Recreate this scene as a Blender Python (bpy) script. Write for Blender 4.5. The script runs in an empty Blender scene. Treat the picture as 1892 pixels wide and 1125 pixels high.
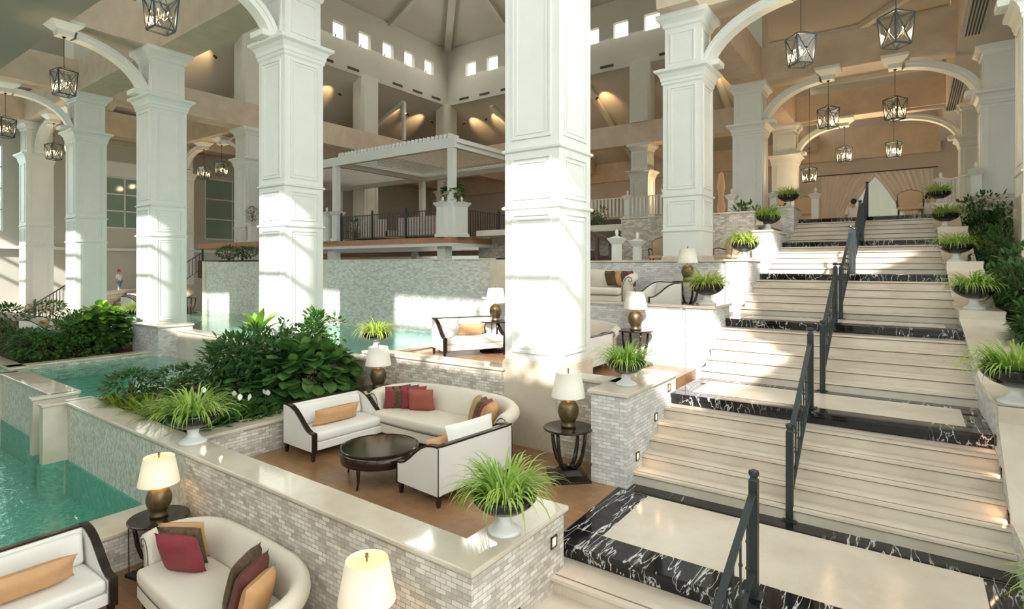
import bpy, math, random
from math import sin, cos, pi, radians, sqrt
from mathutils import Vector, Matrix
S = bpy.context.scene
COL = S.collection
# ------------------------------------------------------------------ camera, world, sun, exposure
cd = bpy.data.cameras.new('camera'); cam = bpy.data.objects.new('camera', cd); COL.objects.link(cam)
cam.location = (0, 0, 0); cam.rotation_euler = (pi/2, 0, radians(35.283))
cd.lens = 19.87; cd.sensor_width = 36; cd.shift_y = -70.5/1892; cd.clip_start = .05; cd.clip_end = 400
S.camera = cam
S.view_settings.view_transform = 'Standard'; S.view_settings.look = 'None'
S.view_settings.gamma = 1; S.view_settings.use_curve_mapping = False
S.view_settings.exposure = -1.12
W = bpy.data.worlds.new('world'); S.world = W; W.use_nodes = True
W.node_tree.nodes['Background'].inputs[0].default_value = (.91, .955, .98, 1)
W.node_tree.nodes['Background'].inputs[1].default_value = 9.5
sd = bpy.data.lights.new('sun', 'SUN'); sun = bpy.data.objects.new('sun', sd); COL.objects.link(sun)
sd.energy = 19.0; sd.angle = radians(0.6); sd.color = (1, .965, .92)
SUN = Vector((-.5, 1, -.64)).normalized()
sun.rotation_euler = (-SUN).to_track_quat('Z', 'Y').to_euler(); sun.location = (8, -12, 14)
def area(name, loc, rot, sx, sy, e, c=(1, 1, 1)):
    l = bpy.data.lights.new(name, 'AREA'); l.shape = 'RECTANGLE'; l.size = sx; l.size_y = sy; l.energy = e; l.color = c
    o = bpy.data.objects.new(name, l); COL.objects.link(o); o.location = loc; o.rotation_euler = rot; return o
# ------------------------------------------------------------------ materials
M = {}
def nodes(name):
    m = bpy.data.materials.new(name); m.use_nodes = True; nt = m.node_tree; M[name] = m
    return m, nt, nt.nodes['Principled BSDF']
def L(nt, a, b): nt.links.new(a, b)
def mat(name, col, rough=.5, metal=0, noise=0, scale=6, bump=0, bscale=40, **kw):
    m, nt, p = nodes(name)
    p.inputs['Base Color'].default_value = (*col, 1); p.inputs['Roughness'].default_value = rough; p.inputs['Metallic'].default_value = metal
    for k, v in kw.items(): p.inputs[k.replace('_', ' ')].default_value = v
    tc = nt.nodes.new('ShaderNodeTexCoord')
    if noise:
        n = nt.nodes.new('ShaderNodeTexNoise'); n.inputs['Scale'].default_value = scale; n.inputs['Detail'].default_value = 5
        L(nt, tc.outputs['Object'], n.inputs['Vector'])
        r = nt.nodes.new('ShaderNodeValToRGB'); a = 1-noise
        r.color_ramp.elements[0].position = .3; r.color_ramp.elements[1].position = .7
        r.color_ramp.elements[0].color = (col[0]*a, col[1]*a, col[2]*a, 1); r.color_ramp.elements[1].color = (*[min(1, c*(1+noise*.4)) for c in col], 1)
        L(nt, n.outputs['Fac'], r.inputs['Fac']); L(nt, r.outputs['Color'], p.inputs['Base Color'])
    if bump:
        n = nt.nodes.new('ShaderNodeTexNoise'); n.inputs['Scale'].default_value = bscale; L(nt, tc.outputs['Object'], n.inputs['Vector'])
        b = nt.nodes.new('ShaderNodeBump'); b.inputs['Strength'].default_value = bump; b.inputs['Distance'].default_value = .01
        L(nt, n.outputs['Fac'], b.inputs['Height']); L(nt, b.outputs['Normal'], p.inputs['Normal'])
    return m
def uvz(nt, sx=1.0, vert=False):
    """object coordinates folded so that walls facing x or y both get a flat (length, height) pattern"""
    g = nt.nodes.new('ShaderNodeTexCoord'); s = nt.nodes.new('ShaderNodeSeparateXYZ'); L(nt, g.outputs['Object'], s.inputs[0])
    a = nt.nodes.new('ShaderNodeMath'); a.operation = 'ADD'; L(nt, s.outputs[0], a.inputs[0]); L(nt, s.outputs[1], a.inputs[1])
    c = nt.nodes.new('ShaderNodeCombineXYZ')
    if vert: L(nt, s.outputs[2], c.inputs[0]); L(nt, a.outputs[0], c.inputs[1])
    else: L(nt, a.outputs[0], c.inputs[0]); L(nt, s.outputs[2], c.inputs[1])
    return c.outputs[0], g.outputs['Object']
def brick(name, c1, c2, mortar, bw, bh, ms=.004, rough=.6, bump=.6, vert=False, flat=False, spec=.4, nz=.35):
    m, nt, p = nodes(name); p.inputs['Roughness'].default_value = rough; p.inputs['Specular IOR Level'].default_value = spec
    v, o = uvz(nt, vert=vert)
    if flat:
        sx_ = nt.nodes.new('ShaderNodeSeparateXYZ'); L(nt, o, sx_.inputs[0]); cb_ = nt.nodes.new('ShaderNodeCombineXYZ')
        for q in (0, 1):
            ma_ = nt.nodes.new('ShaderNodeMath'); ma_.operation = 'ADD'; L(nt, sx_.outputs[q], ma_.inputs[0]); L(nt, sx_.outputs[2], ma_.inputs[1]); L(nt, ma_.outputs[0], cb_.inputs[q])
        v = cb_.outputs[0]
    b = nt.nodes.new('ShaderNodeTexBrick'); L(nt, v, b.inputs['Vector'])
    b.inputs['Color1'].default_value = (*c1, 1); b.inputs['Color2'].default_value = (*c2, 1); b.inputs['Mortar'].default_value = (*mortar, 1)
    b.inputs['Scale'].default_value = 1; b.inputs['Brick Width'].default_value = bw; b.inputs['Row Height'].default_value = bh
    b.inputs['Mortar Size'].default_value = ms; b.inputs['Bias'].default_value = -.1; b.inputs['Mortar Smooth'].default_value = .3
    n = nt.nodes.new('ShaderNodeTexNoise'); n.inputs['Scale'].default_value = 9; n.inputs['Detail'].default_value = 6; L(nt, o, n.inputs['Vector'])
    mx = nt.nodes.new('ShaderNodeMix'); mx.data_type = 'RGBA'; mx.blend_type = 'OVERLAY'; mx.inputs['Factor'].default_value = nz
    L(nt, b.outputs['Color'], mx.inputs['A']); L(nt, n.outputs['Color'], mx.inputs['B'])
    hs = nt.nodes.new('ShaderNodeMix'); hs.data_type = 'RGBA'; hs.blend_type = 'OVERLAY'; hs.inputs['Factor'].default_value = nz
    r = nt.nodes.new('ShaderNodeRGBToBW'); L(nt, n.outputs['Color'], r.inputs[0])
    L(nt, b.outputs['Color'], hs.inputs['A']); L(nt, r.outputs[0], hs.inputs['B']); L(nt, hs.outputs['Result'], p.inputs['Base Color'])
    ad = nt.nodes.new('ShaderNodeMath'); ad.operation = 'ADD'
    bw_ = nt.nodes.new('ShaderNodeRGBToBW'); L(nt, b.outputs['Color'], bw_.inputs[0])
    ml = nt.nodes.new('ShaderNodeMath'); ml.operation = 'MULTIPLY'; ml.inputs[1].default_value = .5; L(nt, n.outputs['Fac'], ml.inputs[0])
    L(nt, bw_.outputs[0], ad.inputs[0]); L(nt, ml.outputs[0], ad.inputs[1])
    bp = nt.nodes.new('ShaderNodeBump'); bp.inputs['Strength'].default_value = bump; bp.inputs['Distance'].default_value = .03
    L(nt, ad.outputs[0], bp.inputs['Height']); L(nt, bp.outputs['Normal'], p.inputs['Normal'])
    return m
def veined(name, base, vein, scale, width, rough, base2=None, thr=.5, amount=1.0, st=(1.7, .8, 1), dis=1.3, lo=.48, hi=.6):
    m, nt, p = nodes(name); p.inputs['Roughness'].default_value = rough
    tc = nt.nodes.new('ShaderNodeTexCoord'); mp = nt.nodes.new('ShaderNodeMapping'); L(nt, tc.outputs['Object'], mp.inputs[0])
    mp.inputs['Rotation'].default_value = (.2, .5, .9); mp.inputs['Scale'].default_value = st
    n = nt.nodes.new('ShaderNodeTexNoise'); n.inputs['Scale'].default_value = scale; n.inputs['Detail'].default_value = 7; n.inputs['Distortion'].default_value = dis
    L(nt, mp.outputs[0], n.inputs['Vector'])
    sb = nt.nodes.new('ShaderNodeMath'); sb.operation = 'SUBTRACT'; sb.inputs[1].default_value = thr; L(nt, n.outputs['Fac'], sb.inputs[0])
    ab = nt.nodes.new('ShaderNodeMath'); ab.operation = 'ABSOLUTE'; L(nt, sb.outputs[0], ab.inputs[0])
    r = nt.nodes.new('ShaderNodeValToRGB'); L(nt, ab.outputs[0], r.inputs['Fac'])
    r.color_ramp.elements[0].position = 0; r.color_ramp.elements[0].color = (1, 1, 1, 1); r.color_ramp.elements[1].position = width; r.color_ramp.elements[1].color = (0, 0, 0, 1)
    n2 = nt.nodes.new('ShaderNodeTexNoise'); n2.inputs['Scale'].default_value = scale*.45; L(nt, tc.outputs['Object'], n2.inputs['Vector'])
    r2 = nt.nodes.new('ShaderNodeValToRGB'); r2.color_ramp.elements[0].position = lo; r2.color_ramp.elements[1].position = hi; L(nt, n2.outputs['Fac'], r2.inputs['Fac'])
    ml = nt.nodes.new('ShaderNodeMath'); ml.operation = 'MULTIPLY'; L(nt, r.outputs['Color'], ml.inputs[0]); L(nt, r2.outputs['Color'], ml.inputs[1])
    m2 = nt.nodes.new('ShaderNodeMath'); m2.operation = 'MULTIPLY'; m2.inputs[1].default_value = amount; L(nt, ml.outputs[0], m2.inputs[0])
    mx = nt.nodes.new('ShaderNodeMix'); mx.data_type = 'RGBA'; L(nt, m2.outputs[0], mx.inputs['Factor'])
    mx.inputs['B'].default_value = (*vein, 1); mx.inputs['A'].default_value = (*base, 1)
    if base2:
        m3 = nt.nodes.new('ShaderNodeMix'); m3.data_type = 'RGBA'; m3.inputs['A'].default_value = (*base, 1); m3.inputs['B'].default_value = (*base2, 1)
        n3 = nt.nodes.new('ShaderNodeTexNoise'); n3.inputs['Scale'].default_value = 1.6; n3.inputs['Detail'].default_value = 6; L(nt, tc.outputs['Object'], n3.inputs['Vector'])
        r3 = nt.nodes.new('ShaderNodeValToRGB'); r3.color_ramp.elements[0].position = .38; r3.color_ramp.elements[1].position = .62; L(nt, n3.outputs['Fac'], r3.inputs['Fac'])
        L(nt, r3.outputs['Color'], m3.inputs['Factor']); L(nt, m3.outputs['Result'], mx.inputs['A'])
    L(nt, mx.outputs['Result'], p.inputs['Base Color'])
    return m
mat('paint', (.78, .80, .745), .45, noise=.03, scale=2)
mat('paint_warm', (.70, .69, .58), .55, noise=.03, scale=2)
mat('plaster', (.56, .54, .46), .8, noise=.04, scale=1)
mat('plaster_mauve', (.62, .55, .49), .8, noise=.04, scale=1)
mat('ceiling_paint', (.54, .51, .43), .85, noise=.04, scale=.8)
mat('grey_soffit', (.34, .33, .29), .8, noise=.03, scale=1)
mat('tan_wood', (.68, .56, .42), .55, noise=.12, scale=2.2)
mat('vent_dark', (.05, .045, .035), .7)
brick('stone', (.84, .78, .69), (.47, .41, .34), (.46, .42, .37), .115, .045, .003, .65, 1.0, nz=.5)
brick('stone_white', (.84, .83, .81), (.58, .57, .56), (.52, .51, .50), .12, .045, .003, .65, .9, nz=.5)
brick('mosaic', (.80, .77, .69), (.40, .39, .33), (.60, .58, .51), .055, .028, .003, .45, .5, vert=True)
brick('mosaic_grey', (.74, .71, .67), (.48, .455, .43), (.58, .56, .53), .11, .045, .003, .3, .5)
brick('pool_tile', (.09, .36, .29), (.25, .56, .46), (.16, .44, .36), .05, .05, .002, .3, 0, flat=True, nz=.3)
brick('wood_floor', (.36, .20, .10), (.27, .145, .07), (.17, .09, .04), 1.5, .14, .002, .28, .05, flat=True, nz=.4)
brick('deck_wood', (.50, .27, .14), (.42, .22, .11), (.25, .12, .06), 1.8, .1, .002, .4, .05, nz=.3)
veined('marble_cream', (.72, .65, .54), (.84, .79, .70), 2.4, .03, .06, (.62, .54, .42), amount=.25)
veined('marble_step', (.79, .71, .60), (.86, .81, .74), 2.0, .03, .16, (.69, .60, .49), amount=.2)
veined('marble_black', (.012, .012, .014), (.85, .85, .84), 1.5, .016, .06, thr=.5, amount=.95, st=(5.5, .8, 2.2), dis=.35, lo=.42, hi=.5)
mat('groove', (.27, .18, .12), .4)
mat('fabric', (.80, .73, .61), .9, noise=.03, scale=3, bump=.15, bscale=300)
mat('fabric_white', (.82, .80, .74), .85, noise=.03, scale=3, bump=.12, bscale=300)
mat('piping', (.08, .08, .09), .6)
mat('black_wood', (.022, .014, .011), .14)
mat('dark_red_wood', (.028, .012, .009), .12)
mat('tan_pillow', (.60, .34, .16), .6, noise=.08, scale=12, bump=.1, bscale=200)
mat('wine_pillow', (.13, .035, .028), .5, noise=.1, scale=12, bump=.1, bscale=200)
mat('maroon_pillow', (.26, .035, .05), .6, noise=.1, scale=12, bump=.1, bscale=200)
mat('rust_pillow', (.34, .09, .06), .6, noise=.1, scale=12, bump=.1, bscale=200)
mat('gold_pillow', (.50, .32, .14), .6, noise=.25, scale=30, bump=.1, bscale=200)
mat('brown_pillow', (.12, .075, .035), .55, noise=.6, scale=26, bump=.2, bscale=90)
mat('bronze', (.22, .165, .09), .38, .85, noise=.3, scale=14)
mat('bronze_dark', (.12, .10, .07), .3, .6)
mat('iron', (.035, .045, .048), .4, .3)
mat('urn_black', (.012, .012, .013), .12)
mat('urn_white', (.80, .80, .76), .3)
mat('soil', (.10, .05, .03), .95, noise=.4, scale=30)
mat('white_cap', (.85, .86, .84), .4)
mat('leather', (.62, .45, .28), .5)
mat('skin', (.55, .34, .24), .6); mat('cloth_white', (.8, .8, .8), .8); mat('denim', (.12, .2, .34), .8); mat('hair', (.03, .02, .015), .6); mat('cap_red', (.4, .05, .05), .7); mat('cloth_dark', (.03, .03, .035), .8)
mat('dark_stair', (.10, .055, .045), .5, noise=.2)
def leafmat(name, c1, c2, tr=.35):
    m, nt, p = nodes(name); p.inputs['Roughness'].default_value = .42
    oi = nt.nodes.new('ShaderNodeTexCoord'); n = nt.nodes.new('ShaderNodeTexNoise'); n.inputs['Scale'].default_value = 5; n.inputs['Detail'].default_value = 3
    L(nt, oi.outputs['Object'], n.inputs['Vector'])
    r = nt.nodes.new('ShaderNodeValToRGB'); r.color_ramp.elements[0].position = .35; r.color_ramp.elements[1].position = .65
    r.color_ramp.elements[0].color = (*c1, 1); r.color_ramp.elements[1].color = (*c2, 1); L(nt, n.outputs['Fac'], r.inputs['Fac'])
    L(nt, r.outputs['Color'], p.inputs['Base Color'])
    t = nt.nodes.new('ShaderNodeBsdfTranslucent'); L(nt, r.outputs['Color'], t.inputs['Color'])
    mx = nt.nodes.new('ShaderNodeMixShader'); mx.inputs[0].default_value = tr
    L(nt, p.outputs[0], mx.inputs[1]); L(nt, t.outputs[0], mx.inputs[2]); L(nt, mx.outputs[0], nt.nodes['Material Output'].inputs[0])
leafmat('leaf_dark', (.04, .11, .03), (.09, .22, .05)); leafmat('leaf_mid', (.05, .15, .025), (.12, .28, .05)); leafmat('leaf_bright', (.20, .42, .04), (.34, .55, .08))
leafmat('leaf_round', (.04, .12, .025), (.13, .27, .06)); leafmat('grass', (.22, .42, .05), (.50, .66, .16)); leafmat('grass_yellow', (.38, .52, .06), (.62, .72, .22)); leafmat('fern', (.15, .25, .02), (.30, .40, .05))
mat('stem', (.22, .12, .06), .8); mat('petal', (.85, .87, .75), .5)
def emis(name, col, e, base=(.8, .7, .5)):
    m, nt, p = nodes(name); p.inputs['Base Color'].default_value = (*base, 1); p.inputs['Emission Color'].default_value = (*col, 1); p.inputs['Emission Strength'].default_value = e
emis('sheer_daylight_glow', (.85, 1, .9), .35, (.75, .85, .78)); emis('bulb', (1, .62, .28), 14); emis('step_lens', (1, .62, .38), 3); emis('uplight_lens', (1, .7, .35), 25); emis('amber_glow', (1, .55, .28), .35, (.5, .33, .2))  # the sheer curtain's own glow stands in for daylight behind it
emis('shade', (1, .78, .50), .10, (.84, .80, .70))
emis('shade_lit', (1, .72, .40), .55, (.84, .78, .64)); emis('shade_in', (1, .66, .28), 1.1, (.8, .7, .4))
def glassy(name, tint, wave=0, rough=.02, wscale=6, f0=1.33):
    m, nt, p = nodes(name); nt.nodes.remove(p)
    t = nt.nodes.new('ShaderNodeBsdfTransparent'); t.inputs[0].default_value = (*tint, 1)
    g = nt.nodes.new('ShaderNodeBsdfGlossy'); g.inputs['Roughness'].default_value = rough
    f = nt.nodes.new('ShaderNodeFresnel'); f.inputs[0].default_value = f0
    gm = nt.nodes.new('ShaderNodeNewGeometry'); iv = nt.nodes.new('ShaderNodeMath'); iv.operation = 'SUBTRACT'; iv.inputs[0].default_value = 1; L(nt, gm.outputs['Backfacing'], iv.inputs[1])
    fm = nt.nodes.new('ShaderNodeMath'); fm.operation = 'MULTIPLY'; L(nt, f.outputs[0], fm.inputs[0]); L(nt, iv.outputs[0], fm.inputs[1])
    mx = nt.nodes.new('ShaderNodeMixShader'); L(nt, fm.outputs[0], mx.inputs[0]); L(nt, t.outputs[0], mx.inputs[1]); L(nt, g.outputs[0], mx.inputs[2])
    L(nt, mx.outputs[0], nt.nodes['Material Output'].inputs[0])
    if wave:
        tc = nt.nodes.new('ShaderNodeTexCoord'); n = nt.nodes.new('ShaderNodeTexNoise'); n.inputs['Scale'].default_value = wscale; n.inputs['Detail'].default_value = 3; n.inputs['Distortion'].default_value = .6
        L(nt, tc.outputs['Object'], n.inputs['Vector']); b = nt.nodes.new('ShaderNodeBump'); b.inputs['Strength'].default_value = wave; b.inputs['Distance'].default_value = .05
        L(nt, n.outputs['Fac'], b.inputs['Height']); L(nt, b.outputs[0], g.inputs['Normal']); L(nt, b.outputs[0], f.inputs['Normal'])
glassy('water', (.64, .92, .85), .22); glassy('window_glass', (.9, .97, .95), 0, f0=1.5)
mat('green_glass', (.24, .34, .28), .08, **{'Specular_IOR_Level': .8})
mat('drape', (.80, .74, .66), .9)
m_, nt_, p_ = nodes('lantern_glass'); nt_.nodes.remove(p_); t_ = nt_.nodes.new('ShaderNodeBsdfTransparent'); t_.inputs[0].default_value = (.93, .95, .94, 1); g_ = nt_.nodes.new('ShaderNodeBsdfGlossy'); g_.inputs['Roughness'].default_value = .05
x_ = nt_.nodes.new('ShaderNodeMixShader'); x_.inputs[0].default_value = .06; L(nt_, t_.outputs[0], x_.inputs[1]); L(nt_, g_.outputs[0], x_.inputs[2]); L(nt_, x_.outputs[0], nt_.nodes['Material Output'].inputs[0])
# ------------------------------------------------------------------ mesh helpers
def tag(o, label=None, cat=None, group=None, kind=None):
    if label: o['label'] = label
    if cat: o['category'] = cat
    if group: o['group'] = group
    if kind: o['kind'] = kind
    return o
class MB:
    def __init__(s): s.v = []; s.f = []
    def add(s, vs, fs, mtx=None):
        n = len(s.v)
        if mtx is not None: vs = [mtx @ Vector(v) for v in vs]
        s.v += [tuple(v) for v in vs]; s.f += [tuple(i+n for i in f) for f in fs]; return s
    def box(s, x0, y0, z0, x1, y1, z1, mtx=None):
        x0, x1 = min(x0, x1), max(x0, x1); y0, y1 = min(y0, y1), max(y0, y1); z0, z1 = min(z0, z1), max(z0, z1)
        return s.add([(x0, y0, z0), (x1, y0, z0), (x1, y1, z0), (x0, y1, z0), (x0, y0, z1), (x1, y0, z1), (x1, y1, z1), (x0, y1, z1)],
                     [(0, 3, 2, 1), (4, 5, 6, 7), (0, 1, 5, 4), (1, 2, 6, 5), (2, 3, 7, 6), (3, 0, 4, 7)], mtx)
    def bar(s, a, b, w, h, up=(0, 0, 1)):
        a = Vector(a); b = Vector(b); d = (b-a); l = d.length; d.normalize(); up = Vector(up)
        if abs(d.dot(up)) > .99: up = Vector((1, 0, 0))
        r = d.cross(up).normalized(); u = r.cross(d)
        vs = [p + r*(w/2*sx) + u*(h/2*sz) for p in (a, b) for sx, sz in ((-1, -1), (1, -1), (1, 1), (-1, 1))]
        return s.add(vs, [(0, 3, 2, 1), (4, 5, 6, 7), (0, 1, 5, 4), (1, 2, 6, 5), (2, 3, 7, 6), (3, 0, 4, 7)])
    def prism(s, pts, h0, h1, axis='z', mtx=None):
        n = len(pts)
        def c(p, h): return (p[0], p[1], h) if axis == 'z' else ((h, p[0], p[1]) if axis == 'x' else (p[0], h, p[1]))
        return s.add([c(p, h0) for p in pts]+[c(p, h1) for p in pts], [tuple(range(n))[::-1], tuple(range(n, 2*n))]+[(i, (i+1) % n, n+(i+1) % n, n+i) for i in range(n)], mtx)
    def lathe(s, prof, cx=0, cy=0, n=24, cz=0):
        m = len(prof); vs = []; fs = []
        for i in range(n):
            a = 2*pi*i/n
            for r, z in prof: vs.append((cx+r*cos(a), cy+r*sin(a), cz+z))
        for i in range(n):
            j = (i+1) % n
            for k in range(m-1): fs.append((i*m+k, j*m+k, j*m+k+1, i*m+k+1))
        return s.add(vs, fs)
    def square(s, prof, cx, cy, cz=0, rx=None, ry=None):
        """loft of square rings; prof = (half width, z)"""
        vs = []; fs = []
        for r, z in prof:
            for sx, sy in ((-1, -1), (1, -1), (1, 1), (-1, 1)): vs.append((cx+sx*r, cy+sy*r, cz+z))
        for k in range(len(prof)-1):
            for i in range(4): fs.append((k*4+i, k*4+(i+1) % 4, k*4+4+(i+1) % 4, k*4+4+i))
        fs.append((3, 2, 1, 0)); q = 4*(len(prof)-1); fs.append((q, q+1, q+2, q+3))
        return s.add(vs, fs)
    def tube(s, pts, r, n=8, cap=True):
        pts = [Vector(p) for p in pts]; vs = []; fs = []; up = Vector((0, 0, 1)); m = len(pts)
        rs = r if isinstance(r, (list, tuple)) else [r]*m; prev = None
        for i, p in enumerate(pts):
            d = (pts[min(i+1, m-1)]-pts[max(i-1, 0)]).normalized()
            if prev is None: prev = d.cross(up if abs(d.z) < .95 else Vector((1, 0, 0))).normalized()
            a = (prev-d*prev.dot(d)).normalized(); b = d.cross(a); prev = a
            for k in range(n): t = 2*pi*k/n; vs.append(p+(a*cos(t)+b*sin(t))*rs[i])
        for i in range(m-1):
            for k in range(n): fs.append((i*n+k, i*n+(k+1) % n, (i+1)*n+(k+1) % n, (i+1)*n+k))
        if cap: fs.append(tuple(range(n))[::-1]); fs.append(tuple(range((m-1)*n, m*n)))
        return s.add(vs, fs)
    def grid(s, fn, nu, nv, closeu=False):
        vs = [fn(i/(nu-1 if not closeu else nu), j/(nv-1)) for i in range(nu) for j in range(nv)]; fs = []
        for i in range(nu if closeu else nu-1):
            for j in range(nv-1): a = i*nv+j; b = ((i+1) % nu)*nv+j; fs.append((a, b, b+1, a+1))
        return s.add(vs, fs)
    def sphere(s, c, r, n=10, sz=1.0):
        return s.lathe([(max(.0005, r*sin(pi*k/n)), -r*cos(pi*k/n)*sz) for k in range(n+1)], c[0], c[1], 2*n, c[2])
    def build(s, name, m, parent=None, smooth=False, bevel=0, loc=None, sub=0):
        me = bpy.data.meshes.new(name); me.from_pydata(s.v, [], s.f); me.update()
        me.materials.append(M[m] if isinstance(m, str) else m)
        if smooth: me.polygons.foreach_set('use_smooth', [True]*len(me.polygons))
        o = bpy.data.objects.new(name, me); COL.objects.link(o)
        if parent: o.parent = parent
        if loc: o.location = loc
        if bevel:
            b = o.modifiers.new('bevel', 'BEVEL'); b.width = bevel; b.segments = 3; b.limit_method = 'ANGLE'
        if sub: q = o.modifiers.new('subsurf', 'SUBSURF'); q.levels = sub; q.render_levels = sub
        if smooth and bevel:
            pass
        return o
def empty(name, loc=(0, 0, 0), rz=0, label=None, cat=None, group=None):
    o = bpy.data.objects.new(name, None); COL.objects.link(o); o.location = loc; o.rotation_euler = (0, 0, rz); o.empty_display_size = .1
    return tag(o, label, cat, group)
def copy_tree(o, loc=None, rz=None, label=None, group=None, parent=None, scale=None):
    c = o.copy(); COL.objects.link(c); c.parent = parent
    if loc is not None: c.location = loc
    if rz is not None: c.rotation_euler = (0, 0, rz)
    if scale: c.scale = (scale,)*3
    if label: c['label'] = label
    if group: c['group'] = group
    for ch in list(o.children): copy_tree(ch, parent=c)
    return c
def struct(name, mb, m, **k): return tag(mb.build(name, m, **k), kind='structure')
# levels (camera height is zero)
Z0, Z1, Z2, Z3, Z4, Z5, Z6 = -3.7, -2.8, -1.88, -1.0, -.17, .65, 1.47
XL, XR = -2.93, .68
CAP = -2.35; CAP2 = -1.6; WP = -1.78
# ------------------------------------------------------------------ ground floors
struct('floor_0', MB().box(-36, -5, -5, 6, 40, -4.8), 'plaster')
struct('floor_1', MB().box(-7.85, -4.5, Z0-.12, XL, 3.35, Z0), 'wood_floor')
struct('floor_2', MB().box(-7.95, 3.7, Z1-.3, XL-.02, 7.3, Z1), 'wood_floor')
struct('floor_3', MB().box(-8.7, 7.5, Z2-.3, XL-.3, 10.9, Z2), 'wood_floor')
struct('floor_4', MB().box(-8.2, 10.6, Z3-.3, XL-.3, 13.4, Z3), 'wood_floor')
struct('floor_5', MB().box(-12.3, 13.2, Z4-.3, XL-.3, 16.2, Z4), 'marble_step')
struct('floor_6', MB().box(-13, 16.1, 1.1, XL-.3, 37, 1.3), 'marble_step')
struct('floor_7', MB().box(-35, 20.5, .5, -13, 37, .7), 'deck_wood')
# ------------------------------------------------------------------ stairs: six landings and the flights between
LV = [Z0, Z1, Z2, Z3, Z4, Z5, Z6]
YF = [None, 5.0, 8.22, 11.24, 14.25, 17.05, 19.8]     # front edge of each landing
YB = [3.1, 6.86, 9.68, 12.45, 15.3, 18.1, 30.0]       # back edge of each landing
def xr(y): return .75-.023*(y-8.2)
for i in range(1, 7):
    z0, z1 = LV[i-1], LV[i]; y0, y1 = YB[i-1], YF[i]; n = 6
    st = MB(); gr = MB(); tr = (y1-y0)/(n-1)
    for k in range(1, n):
        zz = z0+(z1-z0)*k/n; ya = y0+tr*(k-1); x1 = xr(ya)
        st.box(XL, ya, zz-.6, x1, y1+.05, zz-.03); st.box(XL, ya-.03, zz-.03, x1, ya+tr, zz)
        gr.box(XL+.01, ya+.035, zz-.002, x1-.01, ya+.053, zz+.0012); gr.box(XL+.01, ya-.006, zz-.045, x1-.01, ya, zz-.032)
    s_ = struct('stairs_%d' % i, st, 'marble_step'); tag(gr.build('groove', 'groove', s_), kind='structure')
    ld = MB(); x1 = xr(y1)
    ld.box(XL, y1+.06, z1-.5, x1, YB[i], z1-.001); l_ = struct('floor_landing_%d' % i, ld, 'marble_step')
    bk = MB(); w = .34 if i == 1 else .26; x0 = XL
    bk.box(x0, y1-.03, z1-.055, x1, y1+w, z1+.003)
    bk.box(x0, y1+.0, z1-(z1-z0)/n-.0, x1, y1+.06, z1-.03)
    bk.box(x0, YB[i]-w*.8, z1-.05, x1, YB[i], z1+.003) if i < 6 else None
    if i < 6: bk.box(x0, y1+w, z1-.05, x0+w*.9, YB[i]-w*.8, z1+.003); bk.box(x1-w*.9, y1+w, z1-.05, x1, YB[i]-w*.8, z1+.003)
    b_ = bk.build('border', 'marble_black', l_, bevel=.012); tag(b_, kind='structure')
# extra black border beside the first landing running to the wood floor
struct('trim_1', MB().prism([(XL-.06, 4.86), (XL, 4.86), (XL, 6.9), (XL-.12, 6.9)], Z1-.05, Z1+.004), 'marble_black')
# ------------------------------------------------------------------ retaining walls with marble caps
def capped(name, pts, zt, zb, m, cap_w=.40, over=.035, th=.05, capm='marble_cream'):
    """wall following a closed footprint polygon (list of xy), capped with a slab"""
    w = struct(name, MB().prism(pts, zb, zt-th), m)
    c = Vector((sum(p[0] for p in pts)/len(pts), sum(p[1] for p in pts)/len(pts)))
    return w
def cap(name, pts, zt, th=.05, m='marble_cream'):
    return struct(name, MB().prism(pts, zt-th, zt), m, bevel=.012)
def seg_wall(name, a, b, th, zb, zt, m, over=.035, side=1):
    """straight wall a->b; thickness to the left side of the direction"""
    a = Vector(a); b = Vector(b); d = (b-a).normalized(); n = Vector((-d.y, d.x))*side
    w = struct(name, MB().prism([tuple(a), tuple(b), tuple(b+n*th), tuple(a+n*th)], zb, zt-.05), m)
    o = over; p = [a-d*o-n*o, b+d*o-n*o, b+d*o+n*(th+o), a-d*o+n*(th+o)]
    c = MB().prism([tuple(q) for q in p], zt-.05, zt).build('cap', 'marble_cream', w, bevel=.012); tag(c, kind='structure')
    return w
# front planter wall (with the outer corner beside the first landing)
A = (-2.79, 3.40); B = (-12.0, 3.56)
fw = struct('wall_front', MB().prism([A, (-2.79, 4.82), (-3.11, 4.82), (-3.11, 3.74), (-7.6, 3.81), (-7.6, 3.485)], Z0-.1, CAP-.05), 'stone')
tag(MB().prism([(-2.75, 3.36), (-2.75, 4.86), (-3.15, 4.86), (-3.15, 3.77), (-8.0, 3.86), (-12.05, 3.93), (-12.05, 3.52)], CAP-.05, CAP).build('cap', 'marble_cream', fw, bevel=.014), kind='structure')
struct('wall_pool_1', MB().prism([(-7.6, 3.486), (-7.6, 3.80), (-12.0, 3.88), (-12.0, 3.562)], Z0-1, CAP-.05), 'mosaic')
seg_wall('wall_planter_1', (-8.0, 3.86), (-8.0, 7.2), .36, Z1-.3, CAP, 'stone', side=1)
# divider walls standing in the pool
for i, (x, y1) in enumerate(((-12.0, 3.22), (-12.75, 3.28), (-16.3, 3.3))):
    seg_wall('wall_divider_%d' % (i+1), (x, y1), (x, 3.95), .17, Z0-1, CAP, 'marble_cream', side=1, over=.02)
seg_wall('wall_pool_2', (-12.9, 3.60), (-16.4, 3.66), .40, Z0-1, CAP, 'mosaic', side=-1)
seg_wall('wall_pool_3', (-17.2, 4.0), (-17.2, 7.2), .30, Z1-.5, CAP, 'stone', side=1)
seg_wall('wall_pool_4', (-17.0, 3.95), (-30, 4.3), .30, Z1-.9, CAP, 'marble_cream', side=-1)
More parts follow.
